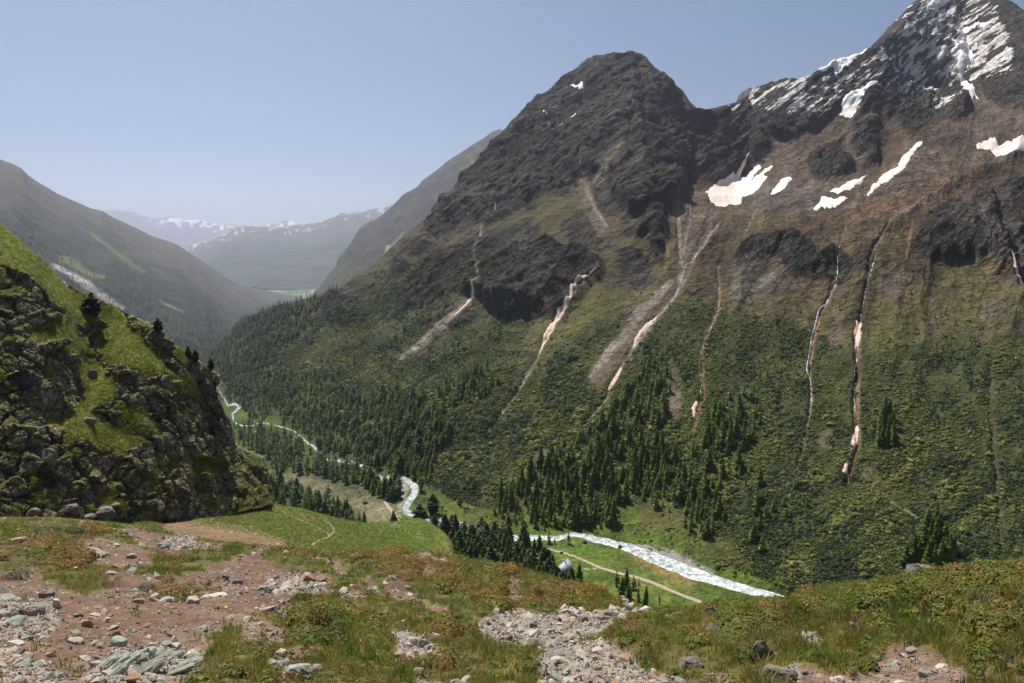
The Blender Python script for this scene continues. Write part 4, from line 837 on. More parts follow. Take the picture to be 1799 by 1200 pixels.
# --- conifers
M_LARCH = leaf_mat('larch_needles', [(.13,.21,.03), (.21,.30,.045), (.15,.235,.035)], trans=.58)
M_PINE = leaf_mat('pine_needles', [(.05,.09,.026), (.085,.125,.034), (.065,.105,.03)], trans=.45)
M_BARK = simple_mat('bark', (.07,.05,.038), (.15,.11,.085), 3, bump=.03)
def conifer(seed, levels, nb, kind='larch', slim=.17, tri=3):
    """unit-high crown of drooping sprays; returns (V, F) triangles"""
    r = random.Random(seed); V, F = [], []
    z0 = .10 if kind == 'larch' else .07
    for l in range(levels):
        t = (l+.5*r.random())/levels; z = z0+(1-z0)*t
        prof = (1-t)**.85*(.55+.45*min(1, t*6)) if kind == 'larch' else min(1, (1-t)*2.2)**.8*(.6+.4*min(1, t*4))
        rad = slim*prof*r.uniform(.8, 1.15)+.012
        a0 = r.random()*6.28
        for b in range(nb):
            if r.random() < .10: continue
            a = a0+6.2832*b/nb+r.uniform(-.3, .3); R_ = rad*r.uniform(.6, 1.2); w = R_*r.uniform(.32, .55)+.008
            dz = -R_*r.uniform(.15, .55) if kind == 'larch' else R_*r.uniform(-.1, .35)
            ca, sa = math.cos(a), math.sin(a)
            def P(d, s, h): return (ca*d-sa*s, sa*d+ca*s, z+h)
            i = len(V); th = .55/levels+.012
            V += [P(R_*.08, 0, th*.6), P(R_*.65, w, dz*.55), P(R_, 0, dz), P(R_*.65, -w, dz*.55), P(R_*.6, 0, dz*.5-th*1.5)]
            F += [(i, i+1, i+2), (i, i+2, i+3)]
            if tri > 2: F += [(i, i+4, i+2), (i+1, i+4, i+3)]
    i = len(V); V += [(.012, 0, .93), (-.006, .01, .93), (-.006, -.01, .93), (0, 0, 1.03)]; F += [(i, i+1, i+3), (i+1, i+2, i+3), (i+2, i, i+3)]
    return np.array(V, f32), np.array(F)
def trunk_vf(r0=.014, n=6, top=.92):
    V, F = [], []
    for h, rr in ((-.06, r0*1.5), (.02, r0*1.1), (.4, r0*.75), (top, r0*.2)):
        for k in range(n): a = 6.2832*k/n; V.append((rr*math.cos(a), rr*math.sin(a), h))
    for l in range(3):
        for k in range(n):
            a, b = l*n+k, l*n+(k+1) % n; F += [(a, b, b+n), (a, b+n, a+n)]
    return np.array(V, f32), np.array(F)
TRUNK = mesh_np('trunk', *trunk_vf(), M_BARK)
CROWN = {'larch': [mesh_np('crown', *conifer(s, 15, 8, 'larch', .15+.02*(s % 3)), M_LARCH) for s in range(5)],
         'pine': [mesh_np('crown', *conifer(40+s, 13, 8, 'pine', .15+.02*(s % 3)), M_PINE) for s in range(4)]}
def joined(seed, kind):
    V1, F1 = conifer(seed, 9, 6, kind, .155, 2); V2, F2 = trunk_vf(n=3)
    return mesh_np('tree', np.concatenate([V1, V2]), np.concatenate([F1, F2+len(V1)]), [M_LARCH if kind == 'larch' else M_PINE, M_BARK], matidx=[0]*len(F1)+[1]*len(F2))
def tree(name, kind, P, h, label, group, rz=None, wide=1., cat='tree', var=None):
    e = bpy.data.objects.new(name, None); COL.objects.link(e); e.location = P; e.rotation_euler = (0, 0, random.random()*6.28 if rz is None else rz)
    e.scale = (h*wide, h*wide, h); e.empty_display_size = .2; tag(e, label, cat, group)
    link('trunk', TRUNK, e); link('crown', random.choice(CROWN[kind]) if var is None else CROWN[kind][var], e)
    return e
# (label, group, polygon, spacing px, height range m, kind, share)
STANDS = [
 ("conifer in the dark wood on the spur", 'trees on the valley spur', [(366,636),(400,588),(427,561),(490,535),(540,527),(600,508),(590,530),(540,560),(560,575),(520,605),(470,655),(400,665),(370,655)], 4.6, (13,20), 'pine', 1),
 ("conifer in the valley wood beyond the river", 'trees beyond the winding river', [(372,690),(400,688),(450,668),(520,652),(570,655),(610,690),(650,705),(700,690),(745,700),(790,735),(798,770),(770,800),(750,850),(742,872),(725,845),(700,832),(660,825),(600,808),(560,790),(520,762),(478,720),(470,738),(440,742),(425,720),(395,705)], 8., (15,23), 'mix', 1),
 ("conifer in the wood between cliff and river", 'trees on the near river bank', [(398,748),(420,745),(470,755),(520,772),(545,795),(590,815),(645,832),(690,845),(705,860),(705,885),(680,880),(640,862),(600,850),(560,835),(480,832),(472,800),(430,790),(400,765)], 6.5, (17,24), 'mix', 1),
 ("conifer behind the green shoulder's far edge", 'trees behind the green shoulder', [(476,850),(500,858),(540,872),(580,880),(620,905),(645,925),(700,925),(700,935),(480,935)], 9, (17,24), 'mix', .9),
 ("conifer on the bank beyond the green knoll", 'trees by the river bend', [(720,925),(760,905),(800,925),(860,955),(900,965),(860,990),(800,985),(790,960),(760,935)], 11, (18,25), 'pine', .9),
 ("conifer in the wood below the brown slope", 'trees below the brown slope edge', [(790,940),(825,935),(870,950),(920,962),(960,985),(985,1030),(1040,1062),(1000,1062),(930,1040),(860,1010),(800,1000)], 9, (17,24), 'mix', 1),
 ("conifer in the large wood opposite the hut", 'trees opposite the hut', [(865,905),(880,875),(925,845),(960,805),(1010,775),(1060,745),(1110,768),(1170,790),(1185,830),(1160,860),(1110,880),(1085,890),(1075,935),(1020,932),(950,930),(900,925)], 11.5, (12,24), 'larch', .9),
 ("conifer in the open wood above the bend", 'trees on the slope above the bend', [(1170,800),(1230,775),(1260,795),(1310,800),(1320,840),(1290,880),(1260,930),(1230,950),(1180,900),(1130,880),(1170,840)], 13, (9,20), 'larch', .85),
 ("conifer in the wood beside the scree slip", 'trees beside the scree slip', [(1040,760),(1060,730),(1095,690),(1125,655),(1165,625),(1180,660),(1180,720),(1160,760),(1110,770)], 11, (12,22), 'larch', 1),
 ("conifer in the grove between slip and stream", 'trees between slip and stream', [(1235,790),(1240,745),(1270,705),(1330,695),(1345,740),(1315,790),(1260,805)], 13, (11,22), 'larch', .9),
 ('conifer in the small stand in the middle of the shrub slope', 'trees in the mid slope stand', [(764,700),(790,670),(850,650),(880,670),(860,700),(800,722)], 8, (14,20), 'mix', 1),
 ('conifer in the narrow stand on the upper shrub slope', 'trees on the upper shrub slope', [(655,622),(680,598),(720,580),(760,545),(800,530),(790,555),(740,590),(700,612),(665,628)], 7, (12,18), 'mix', .8),
 ('small larch on the open slope between the streams', 'small larches between streams', [(1150,560),(1200,530),(1280,545),(1370,545),(1450,520),(1480,560),(1400,620),(1440,660),(1330,680),(1240,650),(1180,620),(1120,620)], 15, (5,9), 'larch', .8),
 ('small larch on the brown grass slope right of the ravine', 'small larches beyond the ravine', [(1530,560),(1620,500),(1790,520),(1790,620),(1700,640),(1560,640)], 24, (5,9), 'larch', .7),
 ('conifer standing alone among dense green shrubs', 'lone trees among the shrubs', [(700,740),(860,690),(950,720),(1040,700),(1240,820),(1330,760),(1400,860),(1560,960),(1700,1000),(1500,1010),(1300,900),(900,860),(780,860)], 52, (9,17), 'larch', .7),
 ('scattered conifer on the lower slope above the valley wood', 'trees above the valley wood', [(400,680),(520,620),(640,600),(700,640),(760,680),(700,690),(600,690),(560,655)], 17, (10,17), 'mix', .8),
 ('conifer in the pair of clumps just above the mossy hummock', 'trees above the hummock', [(1600,990),(1625,935),(1650,925),(1668,960),(1680,1000),(1640,1012)], 11, (16,24), 'larch', 1),
 ('conifer in the small clump halfway up the broad shrub slope', 'trees halfway up the shrub slope', [(1540,785),(1548,745),(1560,735),(1572,760),(1570,790)], 9, (15,21), 'larch', 1),
 ('conifer among rocks on the steep slope over the hut', 'trees over the hut', [(1330,880),(1380,860),(1390,900),(1330,990),(1290,960)], 18, (11,17), 'larch', .8),
 ('conifer in the dark patch below the hut', 'trees below the hut', [(1075,1020),(1110,1015),(1150,1050),(1160,1072),(1140,1075),(1080,1050)], 16, (12,17), 'larch', .9),
 ('conifer beside the riverside meadow', 'trees by the riverside meadow', [(960,950),(1000,945),(1005,955),(960,960)], 15, (12,17), 'larch', .9),
]
cands = []
rr = random.Random(5)
for si, (lb, gp, poly, sp, hr, kind, share) in enumerate(STANDS):
    xs, ys = [p[0] for p in poly], [p[1] for p in poly]; A = .5*abs(sum(poly[i][0]*poly[(i+1) % len(poly)][1]-poly[(i+1) % len(poly)][0]*poly[i][1] for i in range(len(poly))))
    n = int(6*A/sp**2)+20; px = np.array([rr.uniform(min(xs), max(xs)) for _ in range(n)]); py = np.array([rr.uniform(min(ys), max(ys)) for _ in range(n)])
    ok = in_poly(poly, px+n2(px, py, 22, 3, 501)*8, py+n2(px, py, 22, 3, 502)*8)&(rng.random(n) < share) & (n2(px, py, 34, 2, 503) > np.where((py > 760) & (px > 860), -.36, -.6))
    px, py = px[ok], py[ok]; acc = []
    for a, b in zip(px, py):
        if all((a-c)**2+(1.5*(b-d_))**2 > (sp*rr.uniform(.45, 1.1))**2 for c, d_ in acc[-400:]): acc.append((a, b))
    for a, b in acc: cands.append((si, a, b))
cands += [(5, 969., 1013.), (5, 973., 1020.), (5, 964., 1009.), (5, 980., 1028.), (5, 986., 1034.), (5, 995., 1039.)]
cpx = np.array([c[1] for c in cands]); cpy = np.array([c[2] for c in cands]); cP = MTN.at(cpx, cpy); csi = np.array([c[0] for c in cands])
rv_d, _ = seg_dist(cpx, cpy, [(a, b, w) for a, b, w in RIVER]); rv_w = seg_dist(cpx, cpy, [(a, b, w) for a, b, w in RIVER])[1]
rd_d, _ = seg_dist(cpx, cpy, [(905,950,0),(1045,991,0),(1160,1030,0),(1280,1076,0)])
hh = np.array([rr.uniform(*STANDS[s][4]) for s in csi])*np.array([rr.choice((.45, .6, .8, .9, 1, 1, 1.12)) for _ in csi])
hpx = hh*FPX/np.maximum(cP[:, 1], 1)
keep_hut = ~((cpx > 977) & (cpx < 1012) & (cpy > 985) & (cpy < 1040))
vis = keep_hut & (cpy-hpx*.55 < occ(cpx)) & (rv_d > rv_w+np.where(cpx < 700, -1.5, 2)) & (rd_d > 6) & (cpy < 1090)
order = np.argsort(-hpx*vis); order = order[:vis.sum()]
print('trees', len(order))
kinds = np.array([STANDS[s][5] if STANDS[s][5] != 'mix' else rr.choice(('larch', 'pine')) for s in csi])
for i in order[:290]:
    s = STANDS[csi[i]]; wide = rr.uniform(1.15, 1.9); xs, ys = [p[0] for p in s[2]], [p[1] for p in s[2]]
    q = (cpy[i]-min(ys))/(max(ys)-min(ys)); q2 = (cpx[i]-min(xs))/(max(xs)-min(xs)); ph_ = (hh[i]-s[4][0]*.6)/(s[4][1]-s[4][0]*.6)
    wds = ('slender ' if wide < 1.4 else 'broad ' if wide > 1.65 else '')+('tall ' if ph_ > .66 else 'middling ' if ph_ > .33 else 'short ')+('dark pine' if kinds[i] == 'pine' else 'green larch')
    tail = s[0].split('conifer', 1)[1] if 'conifer' in s[0] else s[0].split('larch', 1)[1]
    pos = ('top edge', 'upper part', 'middle', 'lower part', 'bottom edge')[min(4, int(q*5))]+(', down-valley end', ', down-valley half', ', up-valley half', ', up-valley end')[min(3, int(q2*4))]
    lb = wds+','+(' '+pos+',' if len((wds+pos+tail).split()) <= 16 else ' '+pos.split(',')[0]+',')+tail
    lb = ' '.join(lb.split()[:16]); lb = lb if lb.split()[-1] not in ('the', 'of', 'on', 'in', 'and', 'by', 'beside') else ' '.join(lb.split()[:-1])
    e_ = tree('conifer_tree', kinds[i], cP[i]+np.array([0, 0, -.3]), float(hh[i]), lb, s[1], wide=wide); e_.rotation_euler.x = rr.uniform(-.05, .05); e_.rotation_euler.y = rr.uniform(-.05, .05)
# the rest of the woods, too many and too small to pick apart
lod = [link('young_conifer', joined(70+k, 'larch' if k < 2 else 'pine')) for k in range(4)]
rest = order[290:]
lods = []
for k, (a, b) in enumerate([(1158,1062),(1007,1018),(1048,1060),(1003,1040)]):      # four of them stand in view as the models of the mass
    p = MTN.at([a], [b])[0]; lod[k].location = p; lod[k].scale = (11+k, 11+k, 10+k)
    tag(lod[k], ['slender conifer standing alone above the brown slope edge near the road', 'light green conifer on the meadow beside the hut', 'slim conifer on the bank between hut and road', 'dark young conifer just below the hut'][k], 'tree', 'young conifers near the hut')
Pk = cP[rest]; nR = len(rest)
wd_ = rng.uniform(1.15, 1.9, nR)*hh[rest]
scatter('forest', Pk-np.array([0, 0, .3]), np.stack([np.zeros(nR), np.zeros(nR), rng.uniform(0, 6.28, nR)], 1), np.stack([wd_, wd_, hh[rest]], 1),
        np.where(kinds[rest] == 'larch', rng.integers(0, 2, nR), rng.integers(2, 4, nR)), lod)
tag(bpy.data.objects['forest'], 'distant conifer woods covering the lower valley and slopes', kind='stuff')
# far woods on the hazy valley side
def pick(sh, n, prob, rows=None, seed=1):
    r = np.random.default_rng(seed); nr, nc = sh.PX.shape; T = sh.top-1 if sh is not FORE else sh.top+12
    a = r.integers(0, T, n*4); b = r.integers(0, nc-1, n*4); ok = r.random(n*4) < prob[a, b]; a, b = a[ok][:n], b[ok][:n]
    u, v = r.random((2, len(a), 1)); P = sh.P
    return (P[a, b]*(1-u)+P[a, b+1]*u)*(1-v)+(P[a+1, b]*(1-u)+P[a+1, b+1]*u)*v, a, b
top = curve([(-300,150),(0,280),(180,371),(350,455),(520,520)], LEFT.PX.ravel())[0].reshape(LEFT.PX.shape); r_ = LEFT.PY-top
pr = sstep(70, 170, r_+50*n2(LEFT.PX, LEFT.PY, 60, 4, 101)+40*n2(LEFT.PX, LEFT.PY, 16, 3, 511))*(LEFT.PY < occ(LEFT.PX)+8)*(LEFT.PX > -60)*.8
Pf, a, b = pick(LEFT, 9000, pr, seed=3); nf = len(Pf)
hf = rng.uniform(12, 20, nf)*np.clip(Pf[:, 1]/3500, .8, 1.6)
scatter('far_forest', Pf-np.array([0, 0, 1.]), np.stack([np.zeros(nf)]*2+[rng.uniform(0, 6.28, nf)], 1), np.stack([hf*1.3, hf*1.3, hf], 1), rng.integers(2, 4, nf), lod)
tag(bpy.data.objects['far_forest'], 'hazy conifer forest on the far valley side', kind='stuff')

# --- shrubs of the open slope
M_SHRUB = leaf_mat('shrub_leaves', [(.09,.14,.028), (.14,.185,.038), (.11,.155,.03), (.18,.20,.05)], trans=.3, rough=.7)
def leafy(seed, n, rz=.6, ls=.34, mat=None, name='shrub', up=0., spread=1.):
    r = np.random.default_rng(seed); V, F = [], []
    for k in range(n):
        d = r.normal(size=3); d[2] = abs(d[2]); d /= np.linalg.norm(d); rad = r.uniform(.55, 1.)
        c = d*np.array([rad, rad, rad*rz]); t1 = np.cross(d, r.normal(size=3)); t1 /= np.linalg.norm(t1)+1e-6; t2 = np.cross(d, t1)+d*r.uniform(-.5, .8); s = ls*r.uniform(.6, 1.2)
        i = len(V); V += [c+t1*s, c-t1*s*.7+t2*s*.7, c-t1*s*.7-t2*s*.7, c+d*s*.25+t2*s*.1]
        F += [(i, i+1, i+3), (i+1, i+2, i+3), (i+2, i, i+3)]
    return mesh_np(name, np.array(V), np.array(F), mat)
M_SHRUBD = leaf_mat('dwarf_pine_leaves', [(.035,.055,.022), (.05,.07,.026), (.045,.065,.028)], trans=.25, rough=.7)
M_SHRUBL = leaf_mat('pale_shrub_leaves', [(.17,.20,.045), (.24,.24,.065), (.20,.18,.05)], trans=.3, rough=.7)
SHR = []
for k, (a, b, lb) in enumerate([(905, 905, 'round alder bush at the foot of the slope beyond the river'), (1090, 962, 'low alder bush on the far bank just above the river'), (1290, 1006, 'alder bush above the bend of the river near the gravel bar')]):
    o = link('alder_shrub', leafy(600+k, 34, .75, .42, (M_SHRUB, M_SHRUBD, M_SHRUBL)[k])); o.location = MTN.at([a], [b])[0]; o.scale = (2.6, 2.6, 2.6); tag(o, lb, 'shrub'); SHR.append(o)
gg = n2(PX, PY, 16, 3, 521); dirn = n2(U/3, Vv, 10, 3, 522)
bald = sstep(.08, .3, n2(PX, PY, 45, 4, 541)+.6*n2(U/4, Vv, 14, 3, 542))*sstep(.05, .35, rel)
pr = shr*(1-.92*bald)*sstep(-.25, .2, gg*.8+dirn*.7+shr*.4)*(PY < occ(PX)+10)*(rel > .004)*(PX < 1830)
pr = pr*(1-sample(polys([((1.,)+tuple(STANDS[k][2])) for k in (6,)], 6), PX, PY)*.5)
flr = polys([(.75,(372,660),(470,700),(600,770),(740,830),(745,905),(700,915),(560,905),(476,880),(472,800),(400,730)),(.45,(760,880),(900,905),(1010,930),(1150,960),(1300,1030),(1250,1010),(1080,950),(860,930)),(.3,(1080,920),(1250,930),(1330,1010),(1200,980))], 8)
pr = pr+sample(flr, PX, PY)*sstep(-.2,.3,gg)*(seg_dist(PX, PY, [(p[0], p[1], 0) for p in RIVER])[0] > 8)*(PY < occ(PX)+10)
pr = pr+.06*(rel > .03)*(rel < .5)*(rocky < .4)*(PX < 1830)*(PY < occ(PX))
pr = pr*(allsnow < .3)*(1-.9*sample(scree_m, WX, WY))*(LM < .25)
gl = np.zeros(PX.shape, f32)
for lb, pts in STREAMS[:4]: gl = np.maximum(gl, field_on(MTN, line=[(p[0], p[1], 2.) for p in pts], warp=.8, wl=6, seed=81))
pr = pr*(gl < .5)
Ps, a, b = pick(MTN, 62000, np.clip(pr, 0, 1), seed=4); ns = len(Ps)
ss = rng.uniform(.55, 1.25, ns)*np.clip(1.5*(Ps[:, 1]/900)**.8, 1.0, 3.2)*(.75+.5*np.clip(shr[a, b], 0, 1)*sstep(.5, .2, rel[a, b]))
tone_ = n2(PX, PY, 70, 4, 531)[a, b]+.7*n2(U/3, Vv, 22, 3, 532)[a, b]+rng.normal(0, .25, ns)
sidx = np.where(tone_ > .2, 2, np.where(tone_ < -.1, 1, 0))
ss = ss*np.where(rng.random(ns) < .07, 1.9, 1)*(1+.5*np.clip(n2(PX, PY, 26, 3, 533)[a, b]*2, -.8, 1))
scatter('shrub_cover', Ps, np.stack([rng.uniform(-.2, .2, ns), rng.uniform(-.2, .2, ns), rng.uniform(0, 6.28, ns)], 1), np.stack([ss*1.15, ss*1.15, ss], 1), sidx, SHR)
tag(bpy.data.objects['shrub_cover'], 'dense alder and dwarf pine scrub over the lower mountainside', kind='stuff')

# --- pines along the crest of the crag
for a, b, h, w, lb in [(166,553,46,1.35,'dark stone pine standing alone on the grassy crest of the crag'),(279,584,27,1.35,'small stone pine on the middle of the crag crest'),
  (333,631,27,1.2,'stone pine at the head of the group on the crag shoulder'),(344,637,25,1.2,'stone pine close behind the first one on the crag shoulder'),(357,652,22,1.5,'low dark pine overhanging the crag shoulder'),
  (372,770,26,1.1,'thin pine clinging to the cliff near the crag edge'),(378,700,18,1.5,'dark bushy pine on the cliff edge below the crag shoulder'),(140,640,12,1.8,'low dark pine bush in the rocks of the crag')]:
    P = CRAG.at([a], [b])[0]; h_ = h*P[1]/FPX; tree('stone_pine', 'pine', P+np.array([0, 0, -h_*.04]), h_, lb, None, wide=w*1.35)

# --- stones
M_STONE = simple_mat('pale_stone', (.30,.25,.20), (.50,.44,.37), 9, bump=.01, vary=.3)
M_STONE_G = simple_mat('greenish_stone', (.17,.19,.15), (.36,.37,.30), 7, bump=.012, vary=.2)
M_STONE_D = simple_mat('dark_stone', (.09,.08,.075), (.24,.21,.19), 6, bump=.012, vary=.2)
M_STONE_R = simple_mat('rust_stone', (.24,.13,.08), (.42,.28,.18), 8, bump=.01, vary=.25)
M_LICHEN = simple_mat('lichened_rock', (.09,.08,.065), (.30,.26,.20), 14, bump=.02, vary=.1)
import bmesh
def rock_mesh(seed, mat, n=18, sub=0, name='stone', sq=(1., .75, .55)):
    r = random.Random(seed); bm = bmesh.new()
    for _ in range(n):
        v = Vector((r.gauss(0, 1), r.gauss(0, 1), r.gauss(0, 1))); v.normalize(); m = max(abs(v.x), abs(v.y), abs(v.z)); v = v*(.45/m*.6+.45*.4+r.uniform(-.03, .05))
        bm.verts.new((v.x*sq[0], v.y*sq[1], v.z*sq[2]))
    res = bmesh.ops.convex_hull(bm, input=bm.verts)
    bmesh.ops.delete(bm, geom=[v for v in bm.verts if not v.link_faces], context='VERTS')
    if sub:
        bmesh.ops.bevel(bm, geom=bm.edges[:], offset=.02, segments=1, affect='EDGES')
        bmesh.ops.triangulate(bm, faces=bm.faces[:]); bmesh.ops.subdivide_edges(bm, edges=bm.edges[:], cuts=sub, use_grid_fill=True)
        V = np.array([v.co[:] for v in bm.verts], f32)*4+seed; f_, e_ = facets(V[:, 0], V[:, 1], V[:, 2], seed % 90); g_ = fbm(V[:, 0]*1.7, V[:, 1]*1.7, V[:, 2]*1.7, 3, seed % 77)
        bm.normal_update()
        for v, a, c in zip(bm.verts, f_, g_): v.co += v.normal*(float(a)*.035+float(c)*.03)
    me = bpy.data.meshes.new(name); bm.to_mesh(me); bm.free(); me.materials.append(mat); return me
SM = {'pale': M_STONE, 'green': M_STONE_G, 'dark': M_STONE_D, 'rust': M_STONE_R, 'lichen': M_LICHEN}
SMALL = {k: [rock_mesh(800+7*i+len(k), m, 16) for i in range(4)] for k, m in SM.items()}
# traced stones: x, y of the middle, width and height in the photograph, tone, label
TR = [(232,985,18,12,'pale','tan block of stone in the red earth beside the path'),(212,1000,32,13,'rust','flat pinkish slab on red earth below the tan block'),(340,1064,27,17,'pale','angular grey stone next to the orange heath cushion'),
 (395,1016,17,13,'dark','dark stone standing on pale gravel above the orange heath'),(468,1077,34,13,'pale','pale tan slab at the edge of the gravel heap'),(101,1076,25,20,'pale','tan wedge shaped stone beside the stone pile'),
 (62,1087,34,22,'pale','large grey block in the middle of the stone pile'),(22,1099,48,20,'green','olive coloured slab in front of the stone pile'),(6,1086,26,18,'pale','tan block behind the olive slab in the stone pile'),
 (133,1128,34,15,'pale','long grey stone lying tilted on red earth'),(208,1131,36,18,'green','grey green stone on the upper edge of the greenish outcrop'),(149,1098,28,15,'rust','orange stained stone in the middle of the bare red earth'),
 (158,979,62,15,'pale','long pale slab half buried in grass above the red earth'),(28,959,38,10,'pale','pale flat slab in the yellow grass near the dark juniper'),(213,1118,34,22,'rust','round clod of rusty soil on the red earth'),
 (203,963,13,8,'pale','small yellowish stone in the red hollow'),(285,965,17,10,'green','blue grey stone on the gravel by the path'),(293,1063,28,11,'pale','flat pinkish stone in front of the orange heath'),
 (384,1041,19,11,'dark','dark tilted stone on the pale ledge'),(376,1050,52,9,'pale','low pale ledge running beside the gravel'),(526,1190,50,30,'green','rounded olive boulder cut off by the lower picture edge'),
 (558,1184,23,18,'pale','pale angular stone next to the rounded olive boulder'),(722,1141,34,20,'pale','tan stone of the pair on the grassy bank'),(744,1143,25,20,'green','grey fractured stone of the pair on the grassy bank'),
 (762,1162,32,16,'pale','flat pale stone under the pair on the grassy bank'),(549,1147,20,14,'pale','small pale stone below the big orange bush'),(484,1015,12,9,'pale','small light stone on top of the gravel heap'),
 (540,1015,16,9,'pale','white stone at the end of the gravel heap'),(624,997,18,10,'pale','pinkish stone beside the footpath hollow'),(576,986,19,10,'dark','brownish stone in the grass behind the footpath'),
 (619,987,14,9,'rust','reddish stone in the grass behind the footpath'),(581,998,7,14,'pale','little upright stack of pale stones beside the path'),(667,1016,20,14,'dark','dark broken stone at the lower end of the footpath hollow'),
 (745,1005,20,8,'dark','grey flat stone in the heath of the brown slope'),(686,981,11,7,'dark','small dark stone on the pale gravel strip'),(944,1165,14,12,'pale','upright white stone on the gravel chute'),
 (1163,1180,58,36,'rust','big pinkish boulder at the lower edge of the gravel chute'),(1213,1162,54,26,'lichen','tan rough boulder behind the pinkish one'),(1337,1160,54,44,'lichen','large lichen covered boulder at the foot of the mossy hummock'),
 (1366,1190,74,40,'lichen','wide lichen covered boulder in front of the tall one'),(1252,1126,26,24,'lichen','rough boulder in the shade of the heath'),(1246,1092,22,20,'dark','narrow rock sticking out of the green heath'),
 (1609,1047,50,38,'dark','big dark grey boulder on the crest of the mossy hummock'),(1743,1057,28,20,'dark','grey slanting boulder in the heath near the right picture edge'),(1719,1043,9,6,'pale','small bright stone on the hummock'),
 (1715,1051,15,7,'pale','flat tan stone under the small bright one'),(1647,1091,22,10,'pale','light stone in dry grass under the big dark boulder'),(1423,1123,15,14,'pale','light stone among brown twigs on the hummock'),
 (1495,1152,17,10,'pale','pale stone in the grass at the bottom of the hummock'),(1575,1165,15,9,'pale','pale stone at the edge of the small red patch'),(1626,1187,28,18,'green','greenish grey stone on the small red patch'),
 (1642,1182,14,11,'pale','light grey stone between its two neighbours on the red patch'),(1658,1184,18,12,'pale','whitish oval stone on the red patch'),(1570,1117,15,6,'pale','flat stone in the brown heath'),
 (1634,1109,22,8,'pale','broken pale stones in a bare spot of the hummock'),(1093,1052,12,7,'pale','pale stone on the little rocky knob of the slope edge'),(1030,1046,24,6,'pale','light stone strip at the slope edge above the hut'),
 (1250,1045,0,0,'',''),]
def put_stone(sh, a, b, w, h, tone, label, group=None, name='stone', sub=0, seed=None, cat='stone'):
    P = sh.at([a], [b])[0]; s = w*P[1]/FPX; hs = h*P[1]/FPX
    me = rock_mesh(seed, SM[tone], 20, sub, name, (1, .8, 1.)) if sub else random.choice(SMALL[tone])
    o = link(name, me); o.location = P+np.array([0, 0, hs*.22]); o.scale = (s*1.1, s*random.uniform(.8, 1.1), hs*1.3/(1. if sub else .55)*1.)
    o.rotation_euler = (random.uniform(-.15, .15), random.uniform(-.2, .2), random.uniform(-.5, .5)); tag(o, label, cat, group); return o
for k, (a, b, w, h, tone, lb) in enumerate(TR):
    if w: put_stone(FORE, a, b, w, h, tone, lb, name='boulder' if w > 45 else 'stone', sub=3 if w > 30 else 1, seed=900+k, cat='boulder' if w > 45 else 'stone')
# greenish layered outcrop at the lower edge
e = bpy.data.objects.new('rock_outcrop', None); COL.objects.link(e); e.location = FORE.at([285], [1172])[0]; tag(e, 'greenish layered bedrock outcrop breaking through the red earth', 'rock outcrop')
for k in range(26):
    a, b = 180+random.random()*180, 0; b = 1152+random.random()*45+max(0, (a-260))*.12*0; P = FORE.at([a], [b])[0]-np.array(e.location); s = random.uniform(35, 80)*(e.location.y/FPX)
    o = link('slab', rock_mesh(1100+k, M_STONE_G, 18, 1, 'slab', (1, .5, .28)), e); o.location = P+np.array([0, 0, .01]); o.scale = (s, s*.9, s*.8); o.rotation_euler = (R(random.uniform(-8, 14)), R(random.uniform(-28, -8)), R(25+random.uniform(-15, 15)))
# boulders on the crag and at its foot
for k, (a, b, w, h, tone, lb) in enumerate([(151,746,26,14,'lichen','single rounded boulder lying on the grassy ledge of the crag'),(95,640,12,9,'rust','small reddish boulder on the upper grass ledge of the crag'),(82,812,34,30,'lichen','big tan block wedged in the cliff above the meadow'),
   (182,906,42,26,'dark','dark boulder at the foot of the crag beside the path'),(124,900,30,20,'dark','round boulder at the foot of the crag'),(205,893,26,14,'lichen','flat boulder leaning at the crag foot'),(60,905,36,18,'lichen','broad low boulder at the foot of the cliff in the grass'),
   (152,915,34,14,'dark','low dark boulder at the grass edge below the crag'),(272,897,30,24,'dark','dark block above the red scree'),(222,700,18,12,'lichen','boulder halfway up the green strip of the crag'),(163,665,16,18,'dark','dark rock stub on the steep grass of the crag'),(236,660,15,10,'dark','dark rock under the upper grass of the crag')]):
    sh = CRAG if b < 903 or True else FORE; put_stone(sh, a, b, w, h, tone, lb, name='boulder', sub=3 if w > 24 else 1, seed=1200+k, cat='boulder')
# loose stones on bare ground and gravel: the largest are things, the rest a mass
vis_f = (fy < 1275) & (fx > -60) & (fx < 2150)
pr = np.clip(bare*(.30+.25*np.clip(h1*2, -1, 1))+grav*.9, 0, 1)*vis_f+.018*vis_f*(1-bare)
Pg, a, b = pick(FORE, 40000, pr, seed=6); ng = len(Pg)
gsz = (2.4*(1-rng.random(ng))**-.44)*Pg[:, 1]/FPX; gsz = np.minimum(gsz, 20*Pg[:, 1]/FPX)*np.where(grav[a, b] > .5, 1.25, 1.)
gsz = np.clip(gsz, 0, .55); gp = gsz/Pg[:, 1]
big = np.argsort(-gp)[:225]; isb = np.zeros(ng, bool); isb[big] = True
gx, gy = FORE.PX[a, b], FORE.PY[a, b]
def zone(x, y):
    if x > 1140: return 'loose stone among the heath of the mossy hummock', 'loose stones on the hummock'
    if x > 830 and y > 1070: return 'angular pale stone in the gravel chute', 'stones in the gravel chute'
    if y < 1000: return 'loose stone on the strip of gravel along the slope', 'stones along the gravel strips'
    if x > 600: return 'loose stone on the bare patches of the brown slope', 'stones on the brown slope'
    if x > 420: return 'loose stone on the gravel heap near the orange bush', 'stones on the gravel heap'
    if y < 1060: return 'loose stone on the trodden red earth of the path', 'stones on the path'
    return 'loose stone on the red earth by the pile', 'stones around the stone pile'
tones = np.array(['pale', 'pale', 'pale', 'pale', 'green', 'dark', 'rust', 'pale'])
tn = rng.integers(0, 8, ng)
